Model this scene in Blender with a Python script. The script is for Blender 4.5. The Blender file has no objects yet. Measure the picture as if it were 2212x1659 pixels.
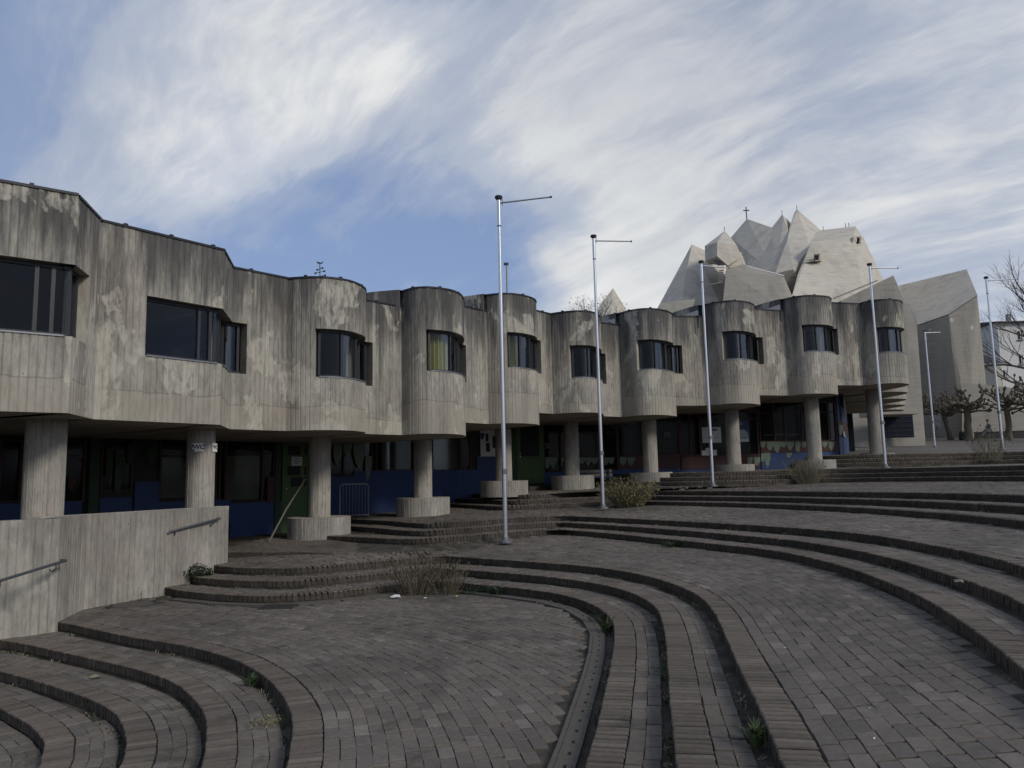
import bpy, bmesh, math, random
import numpy as np
from mathutils import Vector, Matrix, noise as mnoise
R_ = math.radians
random.seed(7)
rng = np.random.default_rng(7)
sc = bpy.context.scene
COL = sc.collection

# ------------------------------------------------------------------ camera
FOC, PITCH, ROLL = 1662.0 / 2212.0, R_(6.9), R_(1.25)
vF = np.array([0, math.cos(PITCH), math.sin(PITCH)])
r0 = np.array([1.0, 0, 0]); u0 = np.array([0, -math.sin(PITCH), math.cos(PITCH)])
vR = math.cos(ROLL) * r0 - math.sin(ROLL) * u0
vU = math.sin(ROLL) * r0 + math.cos(ROLL) * u0
cam_d = bpy.data.cameras.new('camera')
cam = bpy.data.objects.new('camera', cam_d); COL.objects.link(cam)
M = Matrix.Identity(4)
for i in range(3):
    M[i][0] = vR[i]; M[i][1] = vU[i]; M[i][2] = -vF[i]
cam.matrix_world = M
cam_d.sensor_width = 36.0; cam_d.lens = 36.0 * FOC
cam_d.clip_start = 0.1; cam_d.clip_end = 6000
sc.camera = cam
def ray(u, v):
    return vF + vR * ((u - 1106) / 1662.0) + vU * ((829.5 - v) / 1662.0)
def at(u, v, y):
    r = ray(u, v); return tuple(r * (y / r[1]))

# ------------------------------------------------------------------ node helper
class NT:
    def __init__(s, tree):
        s.t = tree; s.t.nodes.clear()
    def n(s, typ, ins=None, **kw):
        nd = s.t.nodes.new(typ)
        for k, v in kw.items(): setattr(nd, k, v)
        if ins:
            for k, v in ins.items():
                sock = nd.inputs[k]
                if isinstance(v, bpy.types.NodeSocket): s.t.links.new(v, sock)
                elif isinstance(v, bpy.types.Node): s.t.links.new(v.outputs[0], sock)
                else:
                    try: sock.default_value = v
                    except Exception: sock.default_value = tuple(v) + (1.0,)
        return nd
    def m(s, op, a, b=0.0, c=0.0, clamp=False):
        nd = s.n('ShaderNodeMath', {0: a, 1: b, 2: c}, operation=op); nd.use_clamp = clamp
        return nd.outputs[0]
    def vm(s, op, a, b=(0, 0, 0)):
        nd = s.n('ShaderNodeVectorMath', {0: a, 1: b}, operation=op)
        return nd.outputs['Value'] if op in ('DOT_PRODUCT', 'LENGTH', 'DISTANCE') else nd.outputs[0]
    def noise(s, vec, scale, detail=4, rough=.55, dist=0.0, out='Fac'):
        return s.n('ShaderNodeTexNoise', {'Vector': vec, 'Scale': scale, 'Detail': detail, 'Roughness': rough, 'Distortion': dist}).outputs[out]
    def ramp(s, f, pts, interp='LINEAR'):
        nd = s.n('ShaderNodeValToRGB', {0: f}); cr = nd.color_ramp; cr.interpolation = interp
        while len(cr.elements) < len(pts): cr.elements.new(.5)
        for e, (p, c) in zip(cr.elements, pts):
            e.position = p; e.color = (c, c, c, 1) if isinstance(c, (int, float)) else tuple(c) + (1,)
        return nd.outputs[0]
    def mix(s, f, a, b, mode='MIX'):
        nd = s.n('ShaderNodeMix', data_type='RGBA', blend_type=mode)
        for k, v in ((0, f), (6, a), (7, b)):
            if isinstance(v, bpy.types.NodeSocket): s.t.links.new(v, nd.inputs[k])
            elif k == 0: nd.inputs[0].default_value = v
            else: nd.inputs[k].default_value = tuple(v) + ((1,) if len(v) == 3 else ())
        return nd.outputs[2]
    def scalev(s, vec, sc_, loc=(0, 0, 0), rot=(0, 0, 0)):
        return s.n('ShaderNodeMapping', {'Vector': vec, 'Scale': sc_, 'Location': loc, 'Rotation': rot}).outputs[0]

# ------------------------------------------------------------------ sky, sun, exposure
SUN_EL, SUN_AZ = R_(31), R_(132)          # azimuth measured clockwise from the view direction (+Y)
sdir = Vector((math.sin(SUN_AZ) * math.cos(SUN_EL), math.cos(SUN_AZ) * math.cos(SUN_EL), math.sin(SUN_EL)))
world = bpy.data.worlds.new('World'); sc.world = world; world.use_nodes = True
w = NT(world.node_tree)
gen = w.n('ShaderNodeTexCoord').outputs['Generated']
sky = w.n('ShaderNodeTexSky', sky_type='NISHITA', sun_disc=False, sun_elevation=SUN_EL, sun_rotation=SUN_AZ,
          altitude=100, air_density=1.0, dust_density=0.6, ozone_density=2.2)
sep = w.n('ShaderNodeSeparateXYZ', {0: gen})
zc = w.m('MAXIMUM', sep.outputs[2], 0.0)
den = w.m('ADD', zc, 0.32)
q = w.n('ShaderNodeCombineXYZ', {0: w.m('DIVIDE', sep.outputs[0], den), 1: w.m('DIVIDE', sep.outputs[1], den), 2: 0.0}).outputs[0]
warp = w.n('ShaderNodeTexNoise', {'Vector': q, 'Scale': 1.3, 'Detail': 4.0}).outputs['Color']
q2 = w.vm('ADD', q, w.vm('MULTIPLY', w.vm('SUBTRACT', warp, (.5, .5, .5)), (.34, .34, 0)))
def rs(deg, sx, sy, loc):
    return w.scalev(w.scalev(q2, (1, 1, 1), rot=(0, 0, R_(deg))), (sx, sy, 1), loc=loc)
big = w.noise(rs(40, 1.0, 1.45, (3.4, .9, 0)), 1.35, 9, .56, .15)
wisp = w.noise(rs(44, 1.0, 3.0, (1.3, 2.2, 0)), 2.0, 9, .6, .35)
fine = w.noise(rs(52, 1.3, 4.5, (7, 2, 0)), 5.0, 7, .62, .5)
dens = w.m('ADD', w.m('MULTIPLY', big, .60), w.m('ADD', w.m('MULTIPLY', wisp, .26), w.m('MULTIPLY', fine, .07)))
def lobe(u, v, k):
    d = Vector(ray(u, v)).normalized()
    dt = w.vm('DOT_PRODUCT', gen, tuple(d))
    return w.m('EXPONENT', w.m('MULTIPLY', w.m('SUBTRACT', dt, 1.0), k))
cov = dens
for (u, v, k, a) in [(620, 490, 90, -.115), (880, 560, 110, -.115), (380, 520, 200, -.08), (20, 40, 40, -.10), (950, 30, 200, -.05), (1120, 520, 160, -.08), (1000, 330, 300, -.03), (300, 60, 120, -.03), (1150, 170, 60, .07), (900, 200, 200, .04), (650, 300, 150, .02),
                     (1750, 260, 9, .10), (2100, 350, 20, .06), (640, 110, 70, .11), (330, 360, 90, .13), (100, 290, 40, .09), (1290, 610, 500, .16), (1190, 562, 2500, .13),
                     (1420, 600, 300, .11), (1450, 150, 40, .06)]:
    cov = w.m('ADD', cov, w.m('MULTIPLY', lobe(u, v, k), a))
mask = w.ramp(cov, [(.36, .02), (.45, .24), (.54, .58), (.68, 1)], 'EASE')
lit2 = w.m('ADD', w.m('ADD', w.m('MULTIPLY', wisp, .42), w.m('MULTIPLY', fine, .13)), w.m('MULTIPLY', big, .45))
for (u, v, k, a) in [(660, 90, 80, .10), (460, 350, 300, .15), (850, 20, 250, .11), (2000, 330, 9, .10), (1650, 40, 30, -.08), (60, 120, 20, -.06), (1250, 600, 400, .08), (1350, 130, 60, -.03)]:
    lit2 = w.m('ADD', lit2, w.m('MULTIPLY', lobe(u, v, k), a))
ccol = w.ramp(lit2, [(.37, (3.5, 3.8, 4.4)), (.47, (4.4, 4.65, 5.15)), (.57, (5.4, 5.6, 5.85)), (.69, (6.7, 6.75, 6.75))])
bluec = w.mix(.62, w.mix(1.0, sky.outputs[0], (.92, .83, .9), 'MULTIPLY'), (2.05, 2.9, 4.7))
out = w.mix(mask, bluec, ccol)
bg = w.n('ShaderNodeBackground', {'Color': out, 'Strength': 0.1})
w.n('ShaderNodeOutputWorld', {0: bg.outputs[0]})

sun_d = bpy.data.lights.new('sun', 'SUN'); sun_d.energy = 1.45; sun_d.angle = R_(12); sun_d.color = (1, .95, .86)
sun = bpy.data.objects.new('sun', sun_d); COL.objects.link(sun)
sun.rotation_euler = sdir.to_track_quat('Z', 'Y').to_euler(); sun.location = (30, -10, 40)
vs = sc.view_settings
vs.view_transform = 'Standard'; vs.look = 'None'; vs.exposure = 0.26; vs.gamma = 1.0; vs.use_curve_mapping = False
sc.cycles.max_bounces = 5; sc.cycles.diffuse_bounces = 2; sc.cycles.glossy_bounces = 2; sc.cycles.transparent_max_bounces = 10
sc.cycles.use_adaptive_sampling = True; sc.cycles.adaptive_threshold = .025; sc.cycles.use_denoising = True
sc.cycles.caustics_reflective = False; sc.cycles.caustics_refractive = False

# ------------------------------------------------------------------ materials
def mat(name):
    m = bpy.data.materials.new(name); m.use_nodes = True
    return m, NT(m.node_tree)
def finish(nt, col, rough=.8, bump=None, bstr=.3, bdist=.01, metal=0.0, spec=.3):
    b = nt.n('ShaderNodeBsdfPrincipled', {'Base Color': col, 'Roughness': rough, 'Metallic': metal, 'Specular IOR Level': spec})
    if bump is not None:
        bp = nt.n('ShaderNodeBump', {'Height': bump, 'Strength': bstr, 'Distance': bdist})
        nt.t.links.new(bp.outputs[0], b.inputs['Normal'])
    nt.n('ShaderNodeOutputMaterial', {0: b.outputs[0]})
def simple(name, col, rough=.6, metal=0.0, var=.12, scale=6.0, bump=.15, spec=.3):
    m, nt = mat(name)
    pos = nt.n('ShaderNodeNewGeometry').outputs['Position']
    f = nt.noise(pos, scale, 5, .6)
    c = nt.mix(f, tuple(x * (1 - var) for x in col), tuple(min(1, x * (1 + var)) for x in col))
    finish(nt, c, rough, nt.noise(pos, scale * 9, 4), bump, .004, metal, spec)
    return m

def concrete(name, base, stain=1.0, patch=.5, boards=True):
    """weathered in-situ concrete: UV = metres along wall / height, UV 'drop' = metres below the top edge"""
    m, nt = mat(name)
    uv = nt.n('ShaderNodeUVMap', uv_map='UVMap').outputs[0]
    uvd = nt.n('ShaderNodeUVMap', uv_map='drop').outputs[0]
    pos = nt.n('ShaderNodeNewGeometry').outputs['Position']
    drop = nt.n('ShaderNodeSeparateXYZ', {0: uvd}).outputs[1]
    blot = nt.noise(pos, 1.3, 8, .68, .3)
    warm = nt.noise(uv, .45, 3, .5)
    col = nt.mix(blot, tuple(x * .5 for x in base), tuple(x * 1.42 for x in base))
    col = nt.mix(nt.m('MULTIPLY', nt.ramp(warm, [(.5, 0), (.68, 1)]), .35), col, (base[0] * 1.12, base[1] * .97, base[2] * .9))
    # vertical streaks
    st1 = nt.noise(nt.scalev(uv, (2.3, .34, 1)), 1.0, 6, .6, .5)
    st2 = nt.noise(nt.scalev(uv, (16, 4, 1), loc=(4, 9, 0)), 1.0, 6, .7)
    col = nt.mix(.35 + .45 * stain, col, nt.ramp(st1, [(.34, .6), (.5, 1.0), (.66, 1.25)]), 'MULTIPLY')
    col = nt.mix(.8, col, nt.ramp(st2, [(.34, .72), (.5, 1.0), (.66, 1.2)]), 'MULTIPLY')
    # thin dark line in every board joint
    fx = nt.m('ABSOLUTE', nt.m('SUBTRACT', nt.m('FRACT', nt.m('DIVIDE', nt.n('ShaderNodeSeparateXYZ', {0: uv}).outputs[0], .108)), .5))
    jl = nt.m('MULTIPLY', nt.ramp(fx, [(.0, 1), (.06, .8), (.15, 0)]), nt.ramp(nt.noise(nt.scalev(uv, (7, .9, 1), loc=(1, 1, 0)), 1, 5, .65), [(.38, .03), (.64, .56)]))
    col = nt.mix(jl, col, (base[0] * .42, base[1] * .42, base[2] * .42))
    # black weathering running down from the parapet
    sk = nt.m('ADD', nt.m('MULTIPLY', nt.noise(nt.scalev(uv, (2.6, .28, 1), loc=(2, 5, 0)), 1.0, 6, .62, .1), .78), nt.m('MULTIPLY', nt.noise(nt.scalev(uv, (8, .9, 1), loc=(5, 2, 0)), 1, 7, .7, .3), .32))
    sk = nt.m('ADD', sk, nt.m('MULTIPLY', nt.m('SUBTRACT', 1.0, nt.m('DIVIDE', nt.m('MINIMUM', drop, 2.6), 1.3)), .17))
    k = nt.ramp(sk, [(.545, 0), (.60, .38), (.67, .8), (.78, 1)])
    col = nt.mix(nt.m('MULTIPLY', k, .86 * stain, clamp=True), col, (base[0] * .17, base[1] * .18, base[2] * .22))
    # pour band low on the wall: a wavering joint and a warmer, paler lift below it
    wob = nt.m('ADD', drop, nt.m('MULTIPLY', nt.noise(nt.scalev(uv, (.8, 0, 1)), 1.0, 3), .35))
    bd = nt.ramp(nt.m('DIVIDE', wob, 5.0), [(.602, 0), (.608, 1)])
    col = nt.mix(nt.m('MULTIPLY', bd, .45), col, (base[0] * 1.12, base[1] * 1.05, base[2] * .98))
    ln = nt.ramp(nt.m('ABSOLUTE', nt.m('SUBTRACT', nt.m('DIVIDE', wob, 5.0), .604)), [(.0, .5), (.004, 0)])
    col = nt.mix(ln, col, (base[0] * .4, base[1] * .4, base[2] * .4))
    # pale repair patches with ragged edges
    pn = nt.n('ShaderNodeTexNoise', {'Vector': nt.scalev(uv, (.95, .6, 1), loc=(11, 3, 0)), 'Scale': 1.0, 'Detail': 8.0, 'Roughness': .6, 'Distortion': .35}).outputs[0]
    pm = nt.ramp(pn, [(.56, 0), (.58, 1)])
    rag = nt.ramp(nt.noise(nt.scalev(uv, (9, 3, 1)), 1.0, 6, .65), [(.36, .15), (.6, 1)])
    pc = nt.mix(nt.noise(uv, 5, 5, .6), (base[0] * 1.25, base[1] * 1.24, base[2] * 1.2), (base[0] * 1.7, base[1] * 1.7, base[2] * 1.66))
    pf = nt.m('MULTIPLY', pm, nt.m('MULTIPLY', rag, patch))
    col = nt.mix(pf, col, pc)
    # scattered dark holes
    vor = nt.n('ShaderNodeTexVoronoi', {'Vector': nt.scalev(uv, (5.0, 3.2, 1)), 'Scale': 1.0, 'Randomness': 1.0}).outputs['Distance']
    hol = nt.m('MULTIPLY', nt.ramp(vor, [(.035, 1), (.06, 0)]), nt.ramp(blot, [(.5, 0), (.55, 1)]))
    col = nt.mix(nt.m('MULTIPLY', hol, .75), col, (.03, .03, .028))
    h = nt.m('ADD', nt.noise(uv, 30, 5, .65), nt.m('MULTIPLY', nt.noise(nt.scalev(uv, (40, 1.5, 1)), 1, 3), .9))
    h = nt.m('SUBTRACT', h, nt.m('MULTIPLY', hol, 1.5))
    h = nt.m('ADD', h, nt.m('MULTIPLY', pm, .5))
    finish(nt, col, .92, h, .35, .012, spec=.15)
    return m
CONC = concrete('weathered_concrete', (.325, .306, .262), 1.0, .85)
CONC2 = concrete('column_concrete', (.36, .338, .294), .2, .12)
CONCW = concrete('low_wall_concrete', (.335, .314, .27), .35, .35)

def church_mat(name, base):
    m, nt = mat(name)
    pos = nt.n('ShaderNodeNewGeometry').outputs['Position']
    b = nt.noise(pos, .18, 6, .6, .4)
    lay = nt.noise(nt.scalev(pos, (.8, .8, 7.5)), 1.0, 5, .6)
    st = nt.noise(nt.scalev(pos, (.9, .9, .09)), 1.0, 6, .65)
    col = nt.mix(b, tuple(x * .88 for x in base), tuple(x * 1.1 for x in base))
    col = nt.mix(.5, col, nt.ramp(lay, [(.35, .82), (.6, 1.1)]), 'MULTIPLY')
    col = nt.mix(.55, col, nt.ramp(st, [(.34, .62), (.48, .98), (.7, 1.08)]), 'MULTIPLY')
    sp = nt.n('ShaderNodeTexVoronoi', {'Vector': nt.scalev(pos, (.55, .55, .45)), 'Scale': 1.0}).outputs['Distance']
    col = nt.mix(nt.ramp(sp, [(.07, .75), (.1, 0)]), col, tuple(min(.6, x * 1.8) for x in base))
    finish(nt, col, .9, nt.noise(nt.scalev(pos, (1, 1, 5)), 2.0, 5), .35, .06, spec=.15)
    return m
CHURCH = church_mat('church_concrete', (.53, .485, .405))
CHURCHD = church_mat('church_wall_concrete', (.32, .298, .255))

def brick_mat(name, base, amt=.3, worn=False):
    m, nt = mat(name)
    geo = nt.n('ShaderNodeNewGeometry')
    pos = geo.outputs['Position']
    rnd = nt.m('FRACT', nt.m('ADD', nt.n('ShaderNodeObjectInfo').outputs['Random'], nt.n('ShaderNodeAttribute', attribute_name='tint').outputs['Fac']))
    big = nt.noise(pos, .55, 5, .6, .3)
    sm = nt.noise(pos, 22, 6, .7)
    c = nt.ramp(rnd, [(0, tuple(x * (1 - amt) for x in base)), (.35, base), (.7, (base[0] * 1.06, base[1] * 1.03, base[2] * .99)), (.93, tuple(x * (1 + amt) for x in base)), (1, tuple(x * 1.4 for x in base))])
    c = nt.mix(.8, c, nt.ramp(big, [(.3, .66), (.52, 1), (.7, 1.24)]), 'MULTIPLY')
    c = nt.mix(.7, c, nt.ramp(sm, [(.3, .68), (.55, 1), (.75, 1.3)]), 'MULTIPLY')
    if worn:   # faces that do not point up are mixed unevenly towards a dark brown
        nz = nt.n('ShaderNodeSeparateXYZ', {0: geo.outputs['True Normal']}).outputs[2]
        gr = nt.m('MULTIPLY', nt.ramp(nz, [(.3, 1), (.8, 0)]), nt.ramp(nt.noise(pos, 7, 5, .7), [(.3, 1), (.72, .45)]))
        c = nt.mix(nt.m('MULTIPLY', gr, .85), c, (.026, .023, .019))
    mo = nt.ramp(nt.noise(pos, 1.7, 6, .7, .5), [(.56, 0), (.68, .55)])
    c = nt.mix(mo, c, (.032, .036, .026))
    pale = nt.ramp(nt.noise(pos, 5.0, 6, .75, .3), [(.6, 0), (.74, .45)])
    c = nt.mix(pale, c, (.155, .145, .13))
    h = nt.m('ADD', nt.noise(pos, 45, 5, .7), nt.noise(pos, 9, 3))
    finish(nt, c, .88, h, .5, .006, spec=.25)
    return m
BRICK = brick_mat('paver_brick', (.138, .12, .102), .2)
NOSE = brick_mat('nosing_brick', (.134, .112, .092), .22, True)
m_, nt_ = mat('joint_dirt')
p_ = nt_.n('ShaderNodeNewGeometry').outputs['Position']
c_ = nt_.mix(nt_.ramp(nt_.noise(p_, 2.2, 6, .7), [(.4, 0), (.62, 1)]), (.05, .045, .038), (.105, .093, .076))
c_ = nt_.mix(nt_.ramp(nt_.noise(p_, 3.4, 6, .7, .4), [(.56, 0), (.68, .6)]), c_, (.035, .045, .02))
finish(nt_, c_, .95, nt_.noise(p_, 60, 5, .8), .8, .01, spec=.1)
DIRT = m_

def paving_far():
    m, nt = mat('far_paving')
    pos = nt.n('ShaderNodeNewGeometry').outputs['Position']
    v = nt.scalev(pos, (1, 1, 0))
    br = nt.n('ShaderNodeTexBrick', {'Vector': v, 'Color1': (.155, .138, .12, 1), 'Color2': (.13, .116, .1, 1), 'Mortar': (.05, .046, .04, 1), 'Scale': 1.0,
                                     'Mortar Size': .008, 'Brick Width': .24, 'Row Height': .115})
    c = nt.mix(.85, br.outputs[0], nt.ramp(nt.noise(pos, .35, 6, .65), [(.3, .7), (.5, 1), (.7, 1.28)]), 'MULTIPLY')
    c = nt.mix(.5, c, nt.ramp(nt.noise(pos, 14, 5, .7), [(.3, .7), (.7, 1.3)]), 'MULTIPLY')
    finish(nt, c, .85, br.outputs[1], -.3, .004, spec=.3)
    return m
FARPAV = paving_far()
GROUND = simple('ground_earth', (.09, .085, .07), .95)
m_, nt_ = mat('window_glass')
fr = nt_.n('ShaderNodeFresnel', {'IOR': 1.5})
k_ = nt_.m('MINIMUM', nt_.m('MULTIPLY', fr.outputs[0], .6), .13)
gl = nt_.n('ShaderNodeBsdfGlossy', {'Color': (.9, .95, 1, 1), 'Roughness': .03})
tr = nt_.n('ShaderNodeBsdfTransparent', {'Color': (.8, .83, .82, 1)})
ms = nt_.n('ShaderNodeMixShader', {0: k_, 1: tr.outputs[0], 2: gl.outputs[0]})
nt_.n('ShaderNodeOutputMaterial', {0: ms.outputs[0]})
GLASS = m_
m_, nt_ = mat('dusty_glass')
fr = nt_.n('ShaderNodeFresnel', {'IOR': 1.45})
ms = nt_.n('ShaderNodeMixShader', {0: nt_.m('MULTIPLY', fr.outputs[0], .16), 1: nt_.n('ShaderNodeBsdfTransparent', {'Color': (.7, .72, .7, 1)}).outputs[0], 2: nt_.n('ShaderNodeBsdfGlossy', {'Color': (.8, .85, .9, 1), 'Roughness': .08}).outputs[0]})
nt_.n('ShaderNodeOutputMaterial', {0: ms.outputs[0]})
GLASSD = m_
FRAME = simple('dark_frame', (.035, .037, .042), .45, 0, .2)
FRAMEL = simple('grey_metal', (.22, .225, .235), .4, .5, .15)
COPE = simple('dark_coping', (.03, .032, .037), .5, .3, .2)
ALU = simple('aluminium', (.62, .63, .65), .34, .9, .06, 3)
ALUD = simple('pole_cap_grey', (.06, .065, .075), .5, .2)
STEEL = simple('galvanised_rail', (.13, .135, .14), .45, .7)
INT = simple('dark_interior', (.045, .042, .04), .9)
BLIND = simple('pale_blind', (.32, .31, .28), .8)
CURT = simple('yellow_curtain', (.40, .37, .13), .85, 0, .2, 9)
CURTG = simple('grey_curtain', (.24, .22, .2), .85, 0, .2, 9)
BLUE = simple('blue_paint', (.03, .055, .14), .6, 0, .18, 2)
GREEN = simple('green_paint', (.065, .12, .038), .55, 0, .14, 3)
DGREEN = simple('dark_green_paint', (.024, .048, .022), .6, 0, .2, 3)
RED = simple('red_paint', (.062, .025, .021), .6, 0, .2, 3)
MINT = simple('mint_paint', (.16, .2, .145), .6, 0, .18, 4)
WHITE = simple('white_paint', (.62, .63, .62), .6, 0, .06)
PAPER = simple('paper', (.6, .6, .57), .8, 0, .05)
ENAMEL = simple('white_enamel', (.82, .82, .8), .4, 0, .03)
BLACK = simple('black_print', (.012, .012, .014), .6)
INK = simple('grey_print', (.11, .11, .12), .7)
BARK = simple('bark', (.115, .1, .078), .95, 0, .4, 7, .8)
BARKL = simple('pale_bark', (.15, .135, .11), .95, 0, .4, 5, .8)
TWIG = simple('dry_stem', (.19, .16, .105), .9, 0, .35, 12)
TWIGD = simple('dark_stem', (.1, .08, .052), .9, 0, .3, 12)
SEED = simple('seed_head', (.05, .042, .03), .9)
YLEAF = simple('yellow_green_leaf', (.2, .185, .075), .8, 0, .3, 20)
LEAF = simple('weed_leaf', (.042, .064, .022), .7, 0, .35, 14)
LEAFD = simple('ivy_leaf', (.016, .032, .013), .6, 0, .35, 14)
DRYG = simple('dry_grass', (.22, .2, .13), .9, 0, .3, 14)
BLOSS = simple('white_blossom', (.55, .54, .53), .8)
WOOD = simple('bench_wood', (.2, .18, .15), .8, 0, .25, 5)
PLANK = simple('old_plank', (.19, .165, .12), .85, 0, .25, 8)
SLAB = simple('drain_concrete', (.1, .09, .077), .95, 0, .35, 16, .6)
IRON = simple('cast_iron', (.055, .053, .05), .7, .4, .25, 20, .4)
HOUSE = simple('white_render', (.62, .61, .59), .85, 0, .05, 1)
CREAM = simple('cream_render', (.55, .52, .43), .85, 0, .06, 1)
SLATE = simple('slate_roof', (.045, .047, .052), .7, 0, .2, 2)
SKIN = simple('skin', (.36, .22, .16), .6, 0, .06)
HAIR = simple('dark_hair', (.02, .016, .013), .7)
JACKET = simple('grey_jacket', (.17, .18, .18), .8)
JEANS = simple('grey_trousers', (.1, .11, .13), .85)
GATE = simple('blue_black_gate', (.02, .026, .042), .5, .2)
RUST = simple('rusty_rod', (.09, .06, .045), .8, .3)

# ------------------------------------------------------------------ mesh helpers
def tag(o, label=None, cat=None, group=None, kind=None):
    for k, v in (('label', label), ('category', cat), ('group', group), ('kind', kind)):
        if v: o[k] = v
    return o
def empty(name, loc=(0, 0, 0), rz=0):
    o = bpy.data.objects.new(name, None); COL.objects.link(o)
    o.location = loc; o.rotation_euler = (0, 0, rz); o.empty_display_size = .2
    return o
class MB:
    def __init__(s): s.v = []; s.f = []; s.uv = []; s.dr = []; s.t = []
    def face(s, pts, uv=None, dr=None):
        b = len(s.v); s.v += [tuple(p) for p in pts]; s.f.append(tuple(range(b, b + len(pts))))
        s.uv += uv if uv else [(p[0] + p[1], p[2]) for p in pts]
        s.dr += dr if dr else [(0, 5.0)] * len(pts)
    def poly(s, vs, fs):
        for f in fs: s.face([vs[i] for i in f])
    def box(s, c, d, rz=0, rx=0, ry=0, bev=0):
        x, y, z = d[0] / 2, d[1] / 2, d[2] / 2
        V = [Vector((sx * x, sy * y, sz * z)) for sz in (-1, 1) for sy in (-1, 1) for sx in (-1, 1)]
        mt = Matrix.Rotation(rz, 3, 'Z') @ Matrix.Rotation(ry, 3, 'Y') @ Matrix.Rotation(rx, 3, 'X')
        V = [tuple(mt @ p + Vector(c)) for p in V]
        s.poly(V, [(0, 2, 3, 1), (4, 5, 7, 6), (0, 1, 5, 4), (2, 6, 7, 3), (0, 4, 6, 2), (1, 3, 7, 5)])
    def tube(s, pts, rad, n=8, caps=True):
        pts = [Vector(p) for p in pts]
        rads = rad if isinstance(rad, (list, tuple)) else [rad] * len(pts)
        rings = []; pa = None
        for i, p in enumerate(pts):
            d = (pts[min(i + 1, len(pts) - 1)] - pts[max(i - 1, 0)]).normalized()
            if pa is None: pa = d.cross(Vector((0, 0, 1))) if abs(d.z) < .9 else d.cross(Vector((0, 1, 0)))
            a = pa - d * pa.dot(d)
            if a.length < 1e-4: a = d.orthogonal()
            a.normalize(); pa = a; b = a.cross(d)
            rings.append([p + (a * math.cos(t) + b * math.sin(t)) * rads[i] for t in [2 * math.pi * j / n for j in range(n)]])
        for i in range(len(rings) - 1):
            for j in range(n):
                k = (j + 1) % n
                s.face([rings[i][j], rings[i][k], rings[i + 1][k], rings[i + 1][j]])
        if caps:
            s.face(rings[0]); s.face(rings[-1][::-1])
    def lathe(s, c, prof, n=16):
        rings = [[(c[0] + r * math.cos(2 * math.pi * j / n), c[1] + r * math.sin(2 * math.pi * j / n), c[2] + z) for j in range(n)] for r, z in prof]
        for i in range(len(rings) - 1):
            for j in range(n):
                k = (j + 1) % n
                s.face([rings[i][j], rings[i][k], rings[i + 1][k], rings[i + 1][j]])
        s.face(rings[0][::-1]); s.face(rings[-1])
    def prism(s, poly, z0, z1):
        n = len(poly)
        s.face([(p[0], p[1], z1) for p in poly]); s.face([(p[0], p[1], z0) for p in poly[::-1]])
        for i in range(n):
            a, b = poly[i], poly[(i + 1) % n]
            s.face([(a[0], a[1], z0), (b[0], b[1], z0), (b[0], b[1], z1), (a[0], a[1], z1)])
    def build(s, name, material, parent=None, smooth=False, merge=True, uv=False):
        me = bpy.data.meshes.new(name); me.from_pydata(s.v, [], s.f)
        if uv:
            u = me.uv_layers.new(name='UVMap'); u.data.foreach_set('uv', np.array(s.uv, dtype=np.float32).ravel())
            d = me.uv_layers.new(name='drop'); d.data.foreach_set('uv', np.array(s.dr, dtype=np.float32).ravel())
        if merge:
            bm = bmesh.new(); bm.from_mesh(me); bmesh.ops.remove_doubles(bm, verts=bm.verts, dist=1e-4)
            bmesh.ops.recalc_face_normals(bm, faces=bm.faces); bm.to_mesh(me); bm.free()
        if smooth:
            me.shade_smooth(); me.set_sharp_from_angle(angle=R_(35))
        me.materials.append(material)
        o = bpy.data.objects.new(name, me); COL.objects.link(o)
        if parent:
            o.parent = parent
            if parent.matrix_world != Matrix.Identity(4) or parent.location.length > 0:
                pm = Matrix.LocRotScale(parent.location, parent.rotation_euler, parent.scale)
                if parent.parent: pm = Matrix.LocRotScale(parent.parent.location, parent.parent.rotation_euler, parent.parent.scale) @ pm
                o.matrix_parent_inverse = pm.inverted()
        return o
def hull(name, pts, material, parent):
    bm = bmesh.new()
    for p in pts: bm.verts.new(p)
    r = bmesh.ops.convex_hull(bm, input=bm.verts)
    junk = [e for e in r['geom_interior'] + r['geom_unused'] if isinstance(e, bmesh.types.BMVert)]
    bmesh.ops.delete(bm, geom=list(set(junk)), context='VERTS')
    bmesh.ops.recalc_face_normals(bm, faces=bm.faces)
    me = bpy.data.meshes.new(name); bm.to_mesh(me); bm.free(); me.materials.append(material)
    o = bpy.data.objects.new(name, me); COL.objects.link(o); o.parent = parent
    o.matrix_parent_inverse = Matrix.LocRotScale(parent.location, parent.rotation_euler, parent.scale).inverted()
    return o
def catmull(P, n=10):
    P = [np.array(p, float) for p in P]; Q = [2 * P[0] - P[1]] + P + [2 * P[-1] - P[-2]]
    out = []
    for i in range(1, len(Q) - 2):
        for k in range(n):
            t = k / n; a, b, c, d = Q[i - 1], Q[i], Q[i + 1], Q[i + 2]
            out.append(.5 * ((2 * b) + (c - a) * t + (2 * a - 5 * b + 4 * c - d) * t * t + (3 * b - a - 3 * c + d) * t ** 3))
    out.append(P[-1]); return np.array(out)
def resample(P, step=None, n=None):
    P = np.asarray(P, float); d = np.r_[0, np.cumsum(np.linalg.norm(np.diff(P, axis=0), axis=1))]
    if n is None: n = max(2, int(round(d[-1] / step)) + 1)
    s = np.linspace(0, d[-1], n)
    return np.stack([np.interp(s, d, P[:, i]) for i in range(P.shape[1])], 1)
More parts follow.
